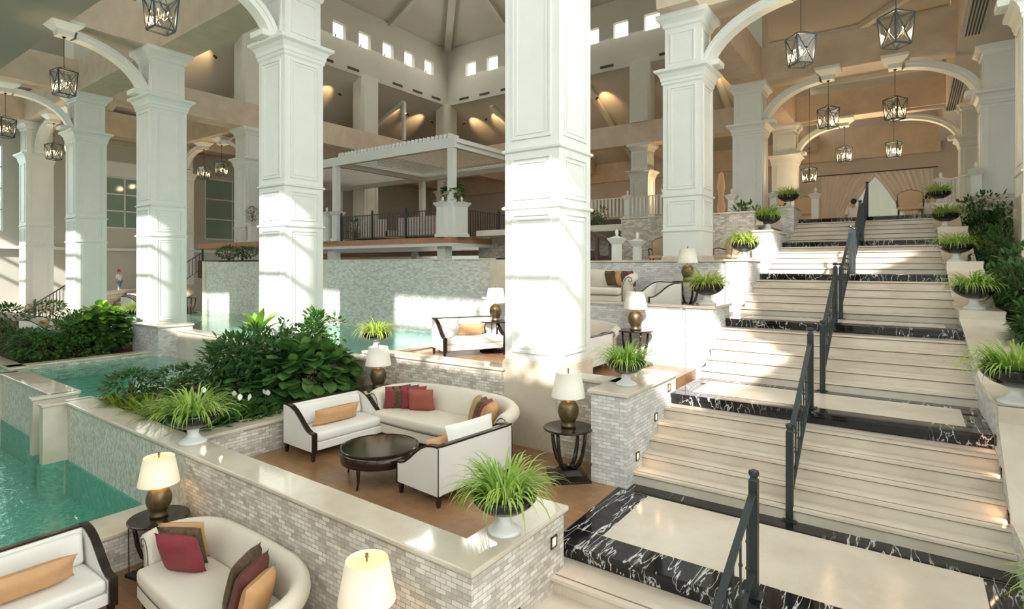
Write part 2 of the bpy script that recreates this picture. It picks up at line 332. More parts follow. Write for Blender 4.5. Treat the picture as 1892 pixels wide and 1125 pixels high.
# low wall between pool and front lounge
seg_wall('wall_pool_5', (-7.85, -4), (-7.85, 3.43), .62, Z0-1, -3.22, 'stone', side=1, over=.02)
# pools
struct('floor_pool_1', MB().box(-40, -5, -4.1, -8.45, 3.6, -3.95).prism([(-8.4, 3.46), (-12.0, 3.535), (-12.0, 3.6), (-8.4, 3.6)], -4.1, -3.365).prism([(-12.9, 3.585), (-16.4, 3.645), (-16.4, 3.7), (-12.9, 3.7)], -4.1, -3.365).box(-8.49, -4, -4.1, -8.4, 3.4, -3.365).box(-12.19, 3.19, -4.1, -11.98, 3.5, -3.365).box(-12.94, 3.25, -4.1, -12.73, 3.5, -3.365).box(-16.5, 3.27, -4.1, -16.27, 3.5, -3.365), 'pool_tile')
wt = MB().add([(-34, -4, -3.36), (-8.46, -4, -3.36), (-8.46, 3.6, -3.36), (-34, 3.6, -3.36)], [(0, 1, 2, 3)]).build('pool_water', 'water'); tag(wt, 'green clear water of the lower pool beside the front lounge', 'water', kind='stuff')
struct('floor_pool_2', MB().box(-17.2, 3.8, -3.0, -12.1, 7.2, -2.8), 'pool_tile')
wt = MB().add([(-17.2, 3.85, -2.46), (-12.1, 3.85, -2.46), (-12.1, 7.2, -2.46), (-17.2, 7.2, -2.46)], [(0, 1, 2, 3)]).build('pool_water', 'water'); tag(wt, 'rippled turquoise water of the middle pool between the two planting beds', 'water', kind='stuff')
struct('floor_pool_3', MB().box(-26, 7.6, -2.3, -8.7, 11.6, -2.2), 'pool_tile')
wt = MB().add([(-26, 7.4, WP), (-8.9, 7.4, WP), (-8.9, 11.5, WP), (-26, 11.5, WP)], [(0, 1, 2, 3)]).build('pool_water', 'water'); tag(wt, 'pale shallow water of the upper pool below the feature wall', 'water', kind='stuff')
# second terrace front walls
seg_wall('wall_terrace_1', (-8.5, 7.14), (-5.3, 7.2), .30, Z1-.2, CAP2, 'stone', side=1)
seg_wall('wall_terrace_2', (-4.28, 7.22), (-3.3, 7.22), .30, Z1-.2, CAP2, 'stone', side=1)
seg_wall('wall_terrace_3', (-17.9, 7.55), (-8.5, 7.2), .28, Z1-.4, WP+.02, 'marble_cream', side=1)
seg_wall('wall_terrace_4', (-16.75, 7.0), (-18.4, 7.0), .9, Z1-.6, CAP2-.03, 'mosaic_grey', side=-1)
seg_wall('wall_terrace_5', (-8.7, 7.5), (-8.7, 10.9), .22, Z2-.4, WP+.04, 'marble_cream', side=1)
# stepped pedestals left of the stairs
PED = [(6.62, 8.42, CAP2, Z1-.2, -3.42), (10.4, 11.5, -.72, Z2-.2, -3.42), (13.05, 14.3, .16, Z3-.2, -3.40), (15.65, 17.6, .94, Z4-.2, -3.40), (18.9, 20.3, 1.84, Z5-.2, -3.40)]
for i, (y0, y1, zt, zb, xl) in enumerate(PED):
    w = struct('wall_pedestal_%d' % (i+1), MB().prism([(xl, y0), (XL+.01, y0), (XL+.01, y1), (xl, y1)], zb, zt-.05), 'stone_white')
    tag(MB().box(xl-.04, y0-.04, zt-.05, XL+.05, y1+.03, zt).build('cap', 'marble_cream', w, bevel=.012), kind='structure')
# terrace front walls of the upper levels
seg_wall('wall_terrace_6', (-8.2, 10.45), (-3.4, 10.45), .28, Z2-.1, -.72, 'stone_white')
seg_wall('wall_terrace_7', (-10.4, 13.1), (-3.4, 13.1), .28, Z3-.1, .15, 'stone_white')
seg_wall('wall_terrace_8', (-7.2, 15.9), (-3.4, 15.9), .28, Z4-.1, 1.47, 'stone')
struct('wall_terrace_9', MB().box(-14, 17.5, Z4-.1, -7.2, 17.8, 1.3), 'stone')
# feature wall behind the upper pool
struct('wall_feature_1', MB().prism([(-14.7, 10.93), (-8.55, 11.15), (-8.55, 11.45), (-14.7, 11.23)], -2.3, .17), 'mosaic_grey')
struct('trim_2', MB().prism([(-8.55, 11.13), (-8.35, 11.14), (-8.35, 11.5), (-8.55, 11.5)], -2.3, .2), 'marble_cream')
struct('trim_3', MB().prism([(-15.4, 10.9), (-14.7, 10.91), (-14.7, 11.3), (-15.4, 11.3)], -2.3, .2), 'marble_cream')
struct('trim_4', MB().prism([(-15.4, 10.9), (-8.35, 11.12), (-8.35, 11.5), (-15.4, 11.3)], .17, .2), 'marble_cream')
struct('wall_feature_2', MB().prism([(-23.3, 11.5), (-15.4, 11.0), (-15.4, 11.3), (-23.3, 11.8)], -2.3, .17), 'mosaic_grey')
struct('trim_5', MB().box(-23.5, 11.45, -2.3, -23.28, 12.2, .2), 'marble_cream')
# ------------------------------------------------------------------ shell
struct('wall_back', MB().box(-36, 36.5, -1, 6, 36.8, 16), 'plaster_mauve')
lw = MB()
for (y0, y1, z0, z1) in ((-4, 36.5, -5, 1.65), (-4, 36.5, 5.6, 16), (-4, 3.5, 1.65, 5.6), (7.75, 10.9, 1.65, 5.6), (10.9, 13.7, 4.72, 5.6), (10.9, 13.7, 1.65, 2.05), (13.7, 17.0, 1.65, 5.6), (22, 36.5, 1.65, 5.6), (17, 22, 5.25, 5.6)):
    lw.box(-34.8, y0, z0, -34.5, y1, z1)
struct('wall_left', lw, 'plaster')
struct('trim_6', MB().box(-34.5, 3, .82, -34.2, 36, .95), 'paint')
struct('trim_7', MB().box(-34.5, 10.6, 4.74, -34.35, 14, 5.45).box(-34.5, 10.4, 5.45, -34.3, 14.2, 5.53), 'paint')
def window(n, y0, y1, z0, z1, ny, nz, glass):
    fr = MB(); x = -34.55; t = .07
    for k in range(ny+1): y = y0+(y1-y0)*k/ny; fr.box(x-.05, y-t/2, z0, x+.06, y+t/2, z1)
    for k in range(nz+1): z = z0+(z1-z0)*k/nz; fr.box(x-.05, y0, z-t/2, x+.06, y1, z+t/2)
    w = struct('window_%d' % n, fr, 'paint'); tag(MB().box(x-.02, y0, z0, x, y1, z1).build('pane', glass, w), kind='structure')
window(1, 3.5, 7.75, 1.65, 5.6, 2, 4, 'window_glass'); window(2, 10.9, 13.7, 2.05, 4.72, 3, 3, 'green_glass'); window(3, 17, 22, 1.65, 5.25, 3, 3, 'green_glass')
# unseen front facade behind the camera: bays, pillars and glazing bars shaped to place the sun patches
fc = MB()
YFa = -4.0
for k in range(-5, 2):
    xk = -4.3+7*k; fc.box(xk-1, YFa-.1, -5, xk, YFa, 16)
fc.box(-40, YFa-.1, -5, 2.7, YFa, 5.45); fc.box(-40, YFa-.1, 8.85, 1.7, YFa, 16)
fc.box(-40, YFa-.1, 7.9, 1.7, YFa-.05, 8.05); fc.box(-40, YFa-.1, 7.03, 1.7, YFa-.05, 7.17)
for k in range(-5, 1):
    xk = -4.3+7*k; fc.box(xk+2.9, YFa-.1, 5.0, xk+3.05, YFa-.05, 8.7)
# right bay: holes cut in the unseen wall so sun patches land on the stairs
def hole_wall(x0, x1, z0, z1, holes):
    import bmesh
    bm = bmesh.new(); es = []
    for poly in [[(x0, z0), (x1, z0), (x1, z1), (x0, z1)]]+holes:
        vs = [bm.verts.new((p[0], YFa, p[1])) for p in poly]
        es += [bm.edges.new((vs[k], vs[(k+1) % len(vs)])) for k in range(len(vs))]
    bmesh.ops.triangle_fill(bm, use_beauty=True, edges=es); bm.verts.ensure_lookup_table()
    fc.add([tuple(v.co) for v in bm.verts], [tuple(v.index for v in f.verts) for f in bm.faces]); bm.free()
hole_wall(1.7, 16, -5, 17, [[(2.7, 5.7), (3.6, 5.7), (5.5, 7.7), (4.9, 8.4), (2.7, 8.4)], [(4.7, 9.5), (5.6, 9.6), (5.75, 11.5), (8.2, 11.6), (10.3, 13.4), (6.2, 13.5), (5.2, 11.4)]])
struct('wall_facade_sun_mask', fc, 'paint')
# roofs and ceilings
struct('ceiling_1', MB().box(-36, -4.5, 15.8, 16, 13, 16.1), 'ceiling_paint')
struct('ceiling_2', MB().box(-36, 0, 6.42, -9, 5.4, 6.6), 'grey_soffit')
struct('ceiling_3', MB().box(-36, -4, 9.6, -9, 7.8, 9.75), 'ceiling_paint')
struct('ceiling_4', MB().box(-4.8, 13.5, 9.2, 1.1, 36.5, 9.35), 'ceiling_paint')
struct('ceiling_5', MB().box(1.1, 12.5, 6.4, 6, 36.5, 6.55), 'ceiling_paint')
struct('trim_8', MB().box(1.1, 12.5, 6.56, 1.3, 36.5, 9.19), 'tan_wood')
struct('wall_right', MB().box(5, 12.5, -5, 5.3, 36.5, 16).box(3.4, 3, -5, 3.6, 12.5, 2.0), 'plaster')
def slope(name, pts, m): return struct(name, MB().add(pts+[(p[0], p[1], p[2]+.15) for p in pts], [(0, 1, 2, 3), (7, 6, 5, 4), (0, 4, 5, 1), (1, 5, 6, 2), (2, 6, 7, 3), (3, 7, 4, 0)]), m)
slope('ceiling_6', [(-25.7, 7.5, 10.8), (-25.7, 28.8, 10.8), (-34.6, 36.8, 6.9), (-34.6, 7.5, 6.9)], 'ceiling_paint')
slope('ceiling_7', [(-25.7, 28.7, 10.8), (-4.3, 28.7, 10.8), (-4.3, 36.8, 6.9), (-34.6, 36.8, 6.9)], 'ceiling_paint')
rb = MB()
for y in (11.3, 18.3, 25.3):
    rb.bar((-26.3, y, 10.4), (-34.4, y, 6.9), .28, .22); rb.bar((-26.3, y, 10.4), (-26.3, y, 8), .2, .2)
for x in (-22.3, -15.3, -8.3): rb.bar((x, 29.2, 10.4), (x, 36.4, 6.9), .28, .22)
rb.bar((-26.3, 28.9, 10.4), (-34.4, 36.4, 6.9), .3, .25)
for y in (16, 19.5, 25.3, 32): rb.box(-4.8, y-.15, 9.0, 1.1, y+.15, 9.2)
rb.bar((-4.3, 14.8, 9.1), (1.0, 21.8, 9.1), .25, .2); rb.bar((1.0, 21.8, 9.1), (-4.3, 28.8, 9.1), .25, .2)
struct('trim_9', rb, 'paint_warm')
# clerestory box above the atrium, with square windows
wl = MB(); yy = [9.0]
for k in range(12):
    y = 26.45-1.765*k
    if y > 8.5: yy.append(y)
ys = sorted([26.45-1.765*k for k in range(10)])
prev = 8
for y in ys: wl.box(-25.9, prev, 12.5, -25.6, y, 13.38); prev = y+.87
wl.box(-25.9, prev, 12.5, -25.6, 28.9, 13.38); wl.box(-25.9, 8, 10.8, -25.6, 28.9, 12.5); wl.box(-25.9, 8, 13.38, -25.6, 28.9, 14.6)
struct('wall_clerestory_1', wl, 'plaster')
wl = MB(); xs = sorted([-10.77-.87-1.765*k for k in range(-4, 8)]); prev = -25.6
for x in xs: wl.box(prev, 28.6, 12.5, x, 28.9, 13.38); prev = x+.87
wl.box(prev, 28.6, 12.5, -3.5, 28.9, 13.38); wl.box(-25.6, 28.6, 10.8, -3.5, 28.9, 12.5); wl.box(-25.6, 28.6, 13.38, -3.5, 28.9, 14.6)
struct('wall_clerestory_2', wl, 'plaster')
struct('wall_clerestory_3', MB().box(-4.6, 8, 9.35, -4.3, 28.6, 14.6), 'plaster')
wf = MB()
for y in ys: wf.box(-25.85, y, 12.5, -25.8, y+.35, 12.54).box(-25.85, y+.3, 12.5, -25.8, y+.35, 12.75)
struct('window_4', wf, 'iron')
CX, CY = -15, 18.3
slope('ceiling_8', [(-25.7, 8, 14.6), (-25.7, 28.7, 14.6), (CX, CY, 20), (CX, CY-.01, 20)], 'ceiling_paint')
slope('ceiling_9', [(-25.7, 28.7, 14.6), (-4.4, 28.7, 14.6), (CX, CY, 20), (CX-.01, CY, 20)], 'ceiling_paint')
slope('ceiling_10', [(-4.4, 28.7, 14.6), (-4.4, 8, 14.6), (CX, CY, 20), (CX, CY+.01, 20)], 'ceiling_paint')
slope('ceiling_11', [(-4.4, 8, 14.6), (-25.7, 8, 14.6), (CX, CY, 20), (CX+.01, CY, 20)], 'ceiling_paint')
rb = MB(); rb.bar((-25.6, 28.6, 14.45), (CX, CY, 19.9), .45, .4)
for t in (.25, .5, .75):
    y = 8+20.7*t; k = 1-abs(t-.5)*2; rb.bar((-25.6, y, 14.5), (-25.6+(CX+25.6)*k, y, 14.5+5.4*k), .28, .25)
    x = -25.7+21.3*t; rb.bar((x, 28.6, 14.5), (x, 28.6-10.3*k, 14.5+5.4*k), .28, .25)
for t in (.3, .62):
    p = Vector((-25.6, 28.6, 14.5)).lerp(Vector((CX, CY, 19.9)), t); rb.bar(p, (p.x, 8+20.7-p.y+8, p.z), .2, .2); rb.bar(p, (-30-p.x, p.y, p.z), .2, .2)
struct('trim_10', rb, 'ceiling_paint')
vm = MB()
for y in (19.0, 20.75, 24.1, 25.8, 27.5): vm.box(-25.6, y-.4, 11.0, -25.57, y+.4, 11.14)
for x in (-24.1, -22.4, -20.7, -13.8, -10.4): vm.box(x-.4, 28.57, 11.0, x+.4, 28.6, 11.14)
struct('trim_11', vm, 'vent_dark')
area('daylight_clerestory_left', (-25.4, 18, 13), (0, radians(-65), 0), 1.0, 18, 800, (1, .97, .9))
area('daylight_clerestory_back', (-15, 28.4, 13), (radians(-65), 0, 0), 18, 1.0, 800, (1, .97, .9))
# beams at the top of the columns
BM = MB()
def beam(a, b, w=1.0, z0=6.5, z1=7.65): BM.bar((a[0], a[1], (z0+z1)/2), (b[0], b[1], (z0+z1)/2), w, z1-z0)
beam((-4.8, 7.8), (-34.5, 8.55)); beam((-25.8, 0), (-25.8, 36), .98); beam((-32.8, 0), (-32.8, 36), .98); beam((-18.8, 0), (-18.8, 7.9), .98); beam((-11.8, 0), (-11.8, 7.7), .98)
for y in (14.8, 21.8): beam((-34.5, y), (-25.8, y), .96)
beam((-34.5, 28.8), (1.2, 28.8), .94)
for y in (14.8, 21.8): beam((-4.8, y), (1.2, y), .96)
beam((-4.8, 13.8), (-4.8, 36), .98); beam((-18.8, 28.8), (-18.8, 36), .98); beam((-11.8, 28.8), (-11.8, 36), .98)
for k in range(8):
    BM.box(-34.5, 3, 6.48, -34.3, 36, 6.9)
    break
BM.box(-34.4, 36.2, 5.9, 1.2, 36.45, 7.6)
struct('trim_12', BM, 'tan_wood')
stb = MB()
for x, y in ((-25.8, 14.8), (-25.8, 21.8), (-25.8, 28.75), (-18.8, 28.75), (-11.8, 28.75), (-18.8, 7.95), (-25.8, 8.2), (-4.8, 14.8), (-4.8, 21.8)):
    stb.square([(.5, 7.65), (.5, 10.85)], x, y)
struct('trim_13', stb, 'paint_warm')
gm = MB(); gs = MB()
for (x, y0, y1) in ((1.36, 15.2, 20.0), (1.32, 24.2, 29.2)):
    gm.box(x-.2, y0-.05, 6.36, x+.2, y1+.05, 6.4)
    for k in range(5): gs.box(x-.15+.07*k-.018, y0, 6.35, x-.15+.07*k+.018, y1, 6.365)
g_ = struct('trim_14', gm, 'plaster'); tag(gs.build('grille_slot', 'vent_dark', g_), kind='structure')
# ------------------------------------------------------------------ columns
def make_column(x, y, zb, zp, label, ztop=6.5):
    """x,y = right front corner, 1 m square; zp = top of the stone plinth"""
    cx, cy = x-.5, y+.5
    t = empty('column', (cx, cy, zb), 0, label, 'column', 'square panelled columns')
    def b(mb, n, m, **k): o = mb.build(n, m, t, **k); o.location = (-cx, -cy, -zb); return o
    b(MB().square([(.53, zb), (.53, zp-.04), (.50, zp)], cx, cy), 'plinth', 'marble_cream')
    sh = MB().square([(.5, zp), (.5, 4.75)], cx, cy)
    def panel(mb, z0, z1, m=.14):
        w = .035; d = .022
        for ax in range(2):
            for s in (-1, 1):
                for q in (0, 1):
                    mm = m+q*.07; zz0, zz1 = z0+q*.07, z1-q*.07; dd = d*(1-.4*q)
                    if zz1-zz0 < .15: continue
                    for (u0, u1, v0, v1) in ((-.5+mm, .5-mm, zz0, zz0+w), (-.5+mm, .5-mm, zz1-w, zz1), (-.5+mm, -.5+mm+w, zz0+w, zz1-w), (.5-mm-w, .5-mm, zz0+w, zz1-w)):
                        if ax: mb.box(cx+u0, cy+s*.5, v0, cx+u1, cy+s*(.5+dd), v1)
                        else: mb.box(cx+s*.5, cy+u0, v0, cx+s*(.5+dd), cy+u1, v1)
    if zp < .2: panel(sh, zp+.12, .82)
    if zp < 1.2: panel(sh, max(1.04, zp+.1), 1.70)
    panel(sh, 1.98, 4.62)
    b(sh, 'shaft', 'paint')
    bl = MB()
    for zz in (.93, 1.83):
        if zz > zp: bl.square([(.5, zz-.05), (.535, zz-.03), (.54, zz), (.5, zz+.02)], cx, cy)
    b(bl, 'belt', 'paint')
    b(MB().square([(.5, 4.68), (.53, 4.72), (.53, 4.78), (.55, 4.80), (.56, 4.88), (.61, 4.97), (.68, 5.02), (.69, 5.08), (.52, 5.10)], cx, cy), 'capital', 'paint')
    up = MB().square([(.46, 5.08), (.46, 6.2)], cx, cy)
    b(up, 'upper_shaft', 'paint'); u2 = MB()
    sc = .46
    for ax in range(2):
        for s in (-1, 1):
            for (u0, u1, v0, v1) in ((-.32, .32, 5.25, 5.29), (-.32, .32, 6.0, 6.04), (-.32, -.28, 5.29, 6.0), (.28, .32, 5.29, 6.0)):
                if ax: u2.box(cx+u0, cy+s*sc, v0, cx+u1, cy+s*(sc+.02), v1)
                else: u2.box(cx+s*sc, cy+u0, v0, cx+s*(sc+.02), cy+u1, v1)
    b(u2, 'panel_moulding', 'paint')
    b(MB().square([(.46, 6.15), (.50, 6.18), (.52, 6.26), (.58, 6.33), (.64, 6.38), (.65, 6.44), (.65, 6.5)], cx, cy), 'upper_capital', 'paint')
    return t
make_column(-4.3, 7.3, Z1, -1.47, 'tall white panelled column at the centre, rising behind the curved sofa')
make_column(-11.3, 7.28, -2.9, -1.62, 'white panelled column between the planting bed and the feature wall pool')
make_column(-18.3, 7.45, -3.0, -1.72, 'white panelled column standing at the end of the rippled middle pool')
make_column(-25.3, 7.75, -3.0, -1.72, 'white panelled column next to the child on the distant stairs')
make_column(-32.3, 8.07, -3.0, -1.72, 'white panelled column against the left end wall, beside the tall bright window')
make_column(-32.3, 14.3, -3.0, -1.0, 'sun-flecked column in front of the wide green windows')
make_column(-25.3, 14.3, -2.5, .3, 'column half hidden just past the small round bush on the terrace post')
make_column(-25.3, 21.3, .5, .9, 'column behind the louvred pergola, left of its back posts')
make_column(-25.3, 28.3, .5, .9, 'column under the inner corner of the high window band')
make_column(-11.3, 28.3, 1.0, 1.3, 'warm lit column behind the white balustrade, past the central column')
make_column(-18.3, 28.3, 1.0, 1.3, 'column behind the right end of the pergola')
make_column(-4.3, 14.3, Z4-.2, .27, 'broad white column beside the stairs behind the round-backed chairs')
make_column(-4.3, 21.3, .5, 1.95, 'white column with sun flecks left of the upper flight, behind the leafy urns')
make_column(-4.3, 28.3, 1.2, 1.9, 'column next to the curtained back wall on the left of the stair head')
make_column(2.65, 21.3, .5, 1.95, 'column on the right of the upper stairs above the dark shrubs')
make_column(2.55, 28.3, 1.2, 1.9, 'column at the back on the right of the stair head, partly behind its neighbour')
make_column(2.72, 14.3, Z3, 1.4, 'column cut by the right edge of the view')
# ------------------------------------------------------------------ arches with keystones and lanterns
def arch(base, key, label):
    """quarter arch from a column face up to a hanging keystone"""
    bx, by, bz = base; kx, ky = key; d = Vector((kx-bx, ky-by, 0)); l = d.length; d.normalize(); sd_ = Vector((-d.y, d.x, 0))
    t = empty('arch_bracket', (bx, by, bz), 0, label, 'arch', 'arched brackets under the beams')
    O = Vector((bx, by, bz)); n = 18; mb = MB(); vs = []
    hz = 6.30-bz; le = l-.22
    for k in range(n+1):
        a = pi/2*k/n; px = le*(1-cos(a)); pz = hz*sin(a); nx, nz = cos(a)*hz, sin(a)*le; q = sqrt(nx*nx+nz*nz) or 1
        for (w, h) in ((-.2, 0), (.2, 0), (.2, -.09), (.15, -.09), (.15, -.2), (-.15, -.2), (-.15, -.09), (-.2, -.09)):
            vs.append(d*(px-(h+.1)*nx/q*1)+sd_*w+Vector((0, 0, pz+(h+.1)*nz/q-.1)))
    fs = []
    for k in range(n):
        for j in range(8): fs.append((k*8+j, k*8+(j+1) % 8, k*8+8+(j+1) % 8, k*8+8+j))
    mb.add(vs, fs); mb.build('arch', 'paint', t)
    K = d*l; kb = MB(); c = Vector((K.x, K.y, 6.45-bz))
    kb.square([(.14, -.34), (.17, -.34), (.19, -.20), (.30, -.10), (.36, -.04), (.37, .05)], c.x, c.y, c.z); kb.build('keystone', 'paint', t)
    f = MB().square([(.16, -.02), (.24, .0), (.25, .12), (.18, .16)], d.x*.12, d.y*.12, -.02); f.build('springer', 'paint', t)
    return t
def make_lantern(ztop, label):
    t = empty('pendant_lantern', (0, 0, ztop), 0, label, 'lantern', 'lantern pendants under the arches')
    fr = MB(); w0, w1, h = .225, .18, .62; r = .011
    T = [(sx*w0, sy*w0, -.12) for sx, sy in ((-1, -1), (1, -1), (1, 1), (-1, 1))]; Bt = [(sx*w1, sy*w1, -.12-h) for sx, sy in ((-1, -1), (1, -1), (1, 1), (-1, 1))]
    for i in range(4):
        j = (i+1) % 4
        fr.bar(T[i], T[j], .03, .03); fr.bar(Bt[i], Bt[j], .03, .03); fr.bar(T[i], Bt[i], .03, .03)
        fr.bar(T[i], Bt[j], .014, .014); fr.bar(T[j], Bt[i], .014, .014); fr.bar(T[i], (0, 0, .02), .014, .014)
        c = (Vector(T[i])+Vector(T[j])+Vector(Bt[i])+Vector(Bt[j]))/4; fr.sphere(c, .03, 5)
    fr.build('frame', 'iron', t)
    fr = MB(); fr.tube([(0, 0, .02), (0, 0, -.62)], .01, 6)
    for k in range(4): a = pi/4+k*pi/2; fr.tube([(0, 0, -.5), (.06*cos(a), .06*sin(a), -.56), (.12*cos(a), .12*sin(a), -.5), (.12*cos(a), .12*sin(a), -.42)], .008, 5)
    fr.build('candle_cluster', 'iron', t)
    gl = MB()
    for i in range(4): j = (i+1) % 4; gl.add([T[i], T[j], Bt[j], Bt[i]], [(0, 1, 2, 3)])
    gl.build('glass', 'lantern_glass', t)
    for k in range(4):
        a = pi/4+k*pi/2; MB().sphere((.12*cos(a), .12*sin(a), -.39), .015, 6, 1.7).build('bulb', 'bulb', t, smooth=True)
    return t
LANT = make_lantern(5.3, 'x')
def lantern(x, y, label, zt=5.3, zk=6.12, rz=.0, first=False, sc=1.0):
    t = LANT if first else copy_tree(LANT, label=label)
    t['label'] = label; t.location = (x, y, zt); t.rotation_euler = (0, 0, rz); t.scale = (sc,)*3
    MB().tube([(0, 0, 0), (0, 0, (zk-zt)/sc)], .008, 6).lathe([(.0, (zk-zt)/sc), (.06, (zk-zt)/sc), (.02, (zk-zt)/sc-.05)], 0, 0, 10).build('rod', 'iron', t)
    l = bpy.data.lights.new('lantern_glow', 'POINT'); l.energy = 95 if y < 25 else 330; l.color = (1, .68, .38); l.shadow_soft_size = .1
    o = bpy.data.objects.new('lantern_lamp', l); COL.objects.link(o); o.location = (x, y, zt-.43)
ARC = [  # (springing point, keystone, arch label, lantern label)
 ((-11.8, 7.28), (-11.85, 5.0), 'arch from the column behind the planting bed, cut by the top edge', 'lantern at the top edge of the view, cut off above, over the pool'),
 ((-18.8, 7.45), (-18.45, 5.4), 'large arch from the column by the middle pool to a keystone near the grey soffit', 'lantern hanging below the grey soffit at upper left, rod in full view'),
 ((-25.8, 7.75), (-26.1, 5.95), 'arch springing from the second column from the left end', 'lantern cut by the left edge of the view'),
 ((-32.3, 8.55), (-29.9, 8.4), 'short arch of the leftmost column opening away from the window', 'small lantern before the leftmost column, left of an overlapping one'),
 ((-26.3, 8.2), (-28.0, 8.5), 'arch behind the second column from the left, keystone just showing', 'small lantern partly hidden by the second column from the left'),
 ((-32.3, 14.8), (-30.2, 14.8), 'arch springing from the sun-flecked column by the green windows', 'small lantern just right of the sun-flecked column, above the green window'),
 ((-26.3, 14.8), (-28.4, 14.8), 'arch facing the sun-flecked column across a small gap, ending at the half hidden column', 'small glittering lantern above the green window, next to the pergola'),
 ((-4.3, 14.8), (-2.05, 14.2), 'broad arch springing from the broad column beside the chairs to the top edge', 'lantern at upper right against the tan beam, left of the near pair'),
 ((1.72, 14.8), (-.27, 14.1), 'arch at the right edge of the view running out of the top', 'largest lantern, at upper right over the stairs, showing a corner'),
 ((-4.3, 21.8), (-2.25, 21.2), 'middle arch over the stairs springing from the column with sun flecks', 'lantern over the middle of the stairs below the left keystone of the second pair'),
 ((1.65, 21.8), (-.43, 21.2), 'middle arch over the stairs springing from the right column', 'lantern over the stairs below the keystone of the right middle arch'),
 ((-4.3, 28.8), (-2.42, 28.6), 'farthest arch over the stairs, left half', 'lantern in front of the curtained wall, left one of the far pair'),
 ((1.55, 28.8), (-.62, 28.6), 'farthest arch over the stairs, right half', 'brightest far lantern in front of the curtained wall, right one of the far pair')]
for i, (b, k, la, ll) in enumerate(ARC):
    arch((b[0], b[1], 5.1), k, la); lantern(k[0], k[1], ll, first=(i == 0), rz=.1*i)
for i, (x, y, la) in enumerate(((-19.5, 29.5, 'small cage lantern seen beneath the pergola, left of two'), (-17.3, 29.5, 'small cage lantern seen beneath the pergola, right of two'), (-10.4, 28.6, 'small lantern just left of the broad stair column'), (-3.6, 27.2, 'small lantern hanging in front of the far left column at the stair head'))):
    lantern(x, y, la, zt=4.6-.1*i, zk=(10.45, 10.45, 6.52, 9.22)[i], rz=.3*i, sc=.95)
# uplight spots on the clerestory beams
def uplight(x, y, tx, ty, label):
    t = empty('spotlight', (x, y, 9.6), math.atan2(ty, tx), label, 'spotlight', 'warm ceiling spotlights')
    MB().tube([(0, 0, -.05), (.16, 0, .06)], .06, 10).build('housing', 'iron', t); MB().lathe([(0, 0), (.05, 0)], 0, 0, 10).build('lens', 'uplight_lens', t, loc=(.17, 0, .07)).rotation_euler = (0, radians(55), 0)
    l = bpy.data.lights.new('spot', 'SPOT'); l.energy = 420; l.color = (1, .62, .30); l.spot_size = radians(62); l.spot_blend = .8; l.shadow_soft_size = .05
    o = bpy.data.objects.new('spot_lamp', l); COL.objects.link(o); o.location = (x+tx*.25, y+ty*.25, 9.7)
    dv = Vector((tx, ty, .15)).normalized(); o.rotation_euler = (-dv).to_track_quat('Z', 'Y').to_euler()
for i, (x, y, tx, ty, la) in enumerate(((-26.0, 13.3, -1, 0, 'ceiling spotlight between the two tall left columns'), (-26.0, 20.2, -1, 0, 'ceiling spotlight left of the short post under the high windows'), (-26.0, 25.4, -1, 0, 'ceiling spotlight above the middle of the pergola'), (-26.0, 27.6, -1, 0, 'ceiling spotlight near the inner corner above the pergola'),
    (-22.7, 29.1, 0, 1, 'ceiling spotlight just right of the inner corner post'), (-24.6, 29.1, 0, 1, 'ceiling spotlight closest to the inner corner post'), (-14.7, 29.1, 0, 1, 'ceiling spotlight right beside the central column'), (-7.9, 29.1, 0, 1, 'ceiling spotlight low behind the broad stair column'), (-1.3, 25.3, .3, 1, 'ceiling spotlight above the stair arches'))):
    uplight(x, y, tx, ty, la)
# ------------------------------------------------------------------ pergola on its deck
PX, PY, PF, PT = -13.35, 15.1, 1.05, 4.62
struct('floor_pergola', MB().box(-27, PY, .83, PX, 21.5, PF), 'deck_wood')
struct('trim_15', MB().box(-27.1, PY-.06, .72, PX+.08, 21.5, .83), 'paint')
sp = MB()
for x in (-14.0, -20.4, -26.8):
    for y in (15.5, 20.5): sp.square([(.19, -1), (.19, .73)], x, y)
struct('trim_16', sp, 'paint')
pg = empty('pergola', (PX, PY, PF), 0, 'white louvred pergola standing on the raised wooden deck', 'pergola')
def pb(mb, n, m, **k): o = mb.build(n, m, pg, **k); o.location = (-PX, -PY, -PF); return o
for x, y in ((PX-.2, PY+.3), (-20.1, PY+.3), (PX-.2, 20.6), (-20.1, 20.6), (-26.6, PY+.3), (-26.6, 20.6)): pb(MB().square([(.12, PF), (.12, PT-.3)], x, y), 'post', 'paint')
fr = MB(); fr.box(-27, PY+.15, PT-.36, PX, PY+.38, PT); fr.box(-27, 20.5, PT-.36, PX, 20.75, PT)
for x in (PX-.1, -20.1, -26.8): fr.box(x-.12, PY+.3, PT-.36, x+.12, 20.6, PT)
pb(fr, 'roof_frame', 'paint')
lv = MB()
for k in range(68):
    x = -26.7+k*.2; lv.bar((x, PY+.3, PT-.16), (x, 20.6, PT-.16), .215, .02, up=(.3, 0, 1)); 
pb(lv, 'louvre_roof', 'paint')
tb = MB()
for k in range(31): x = -19.8+k*.205; tb.add([(x, PY+.16, PT), (x+.12, PY+.16, PT), (x+.19, PY+.16, PT+.13), (x+.03, PY+.16, PT+.17)]+[(x, PY+.6, PT), (x+.12, PY+.6, PT), (x+.19, PY+.6, PT+.13), (x+.03, PY+.6, PT+.17)], [(3, 2, 1, 0), (4, 5, 6, 7), (0, 1, 5, 4), (1, 2, 6, 5), (2, 3, 7, 6), (3, 0, 4, 7)])
pb(tb, 'blade_end', 'white_cap')
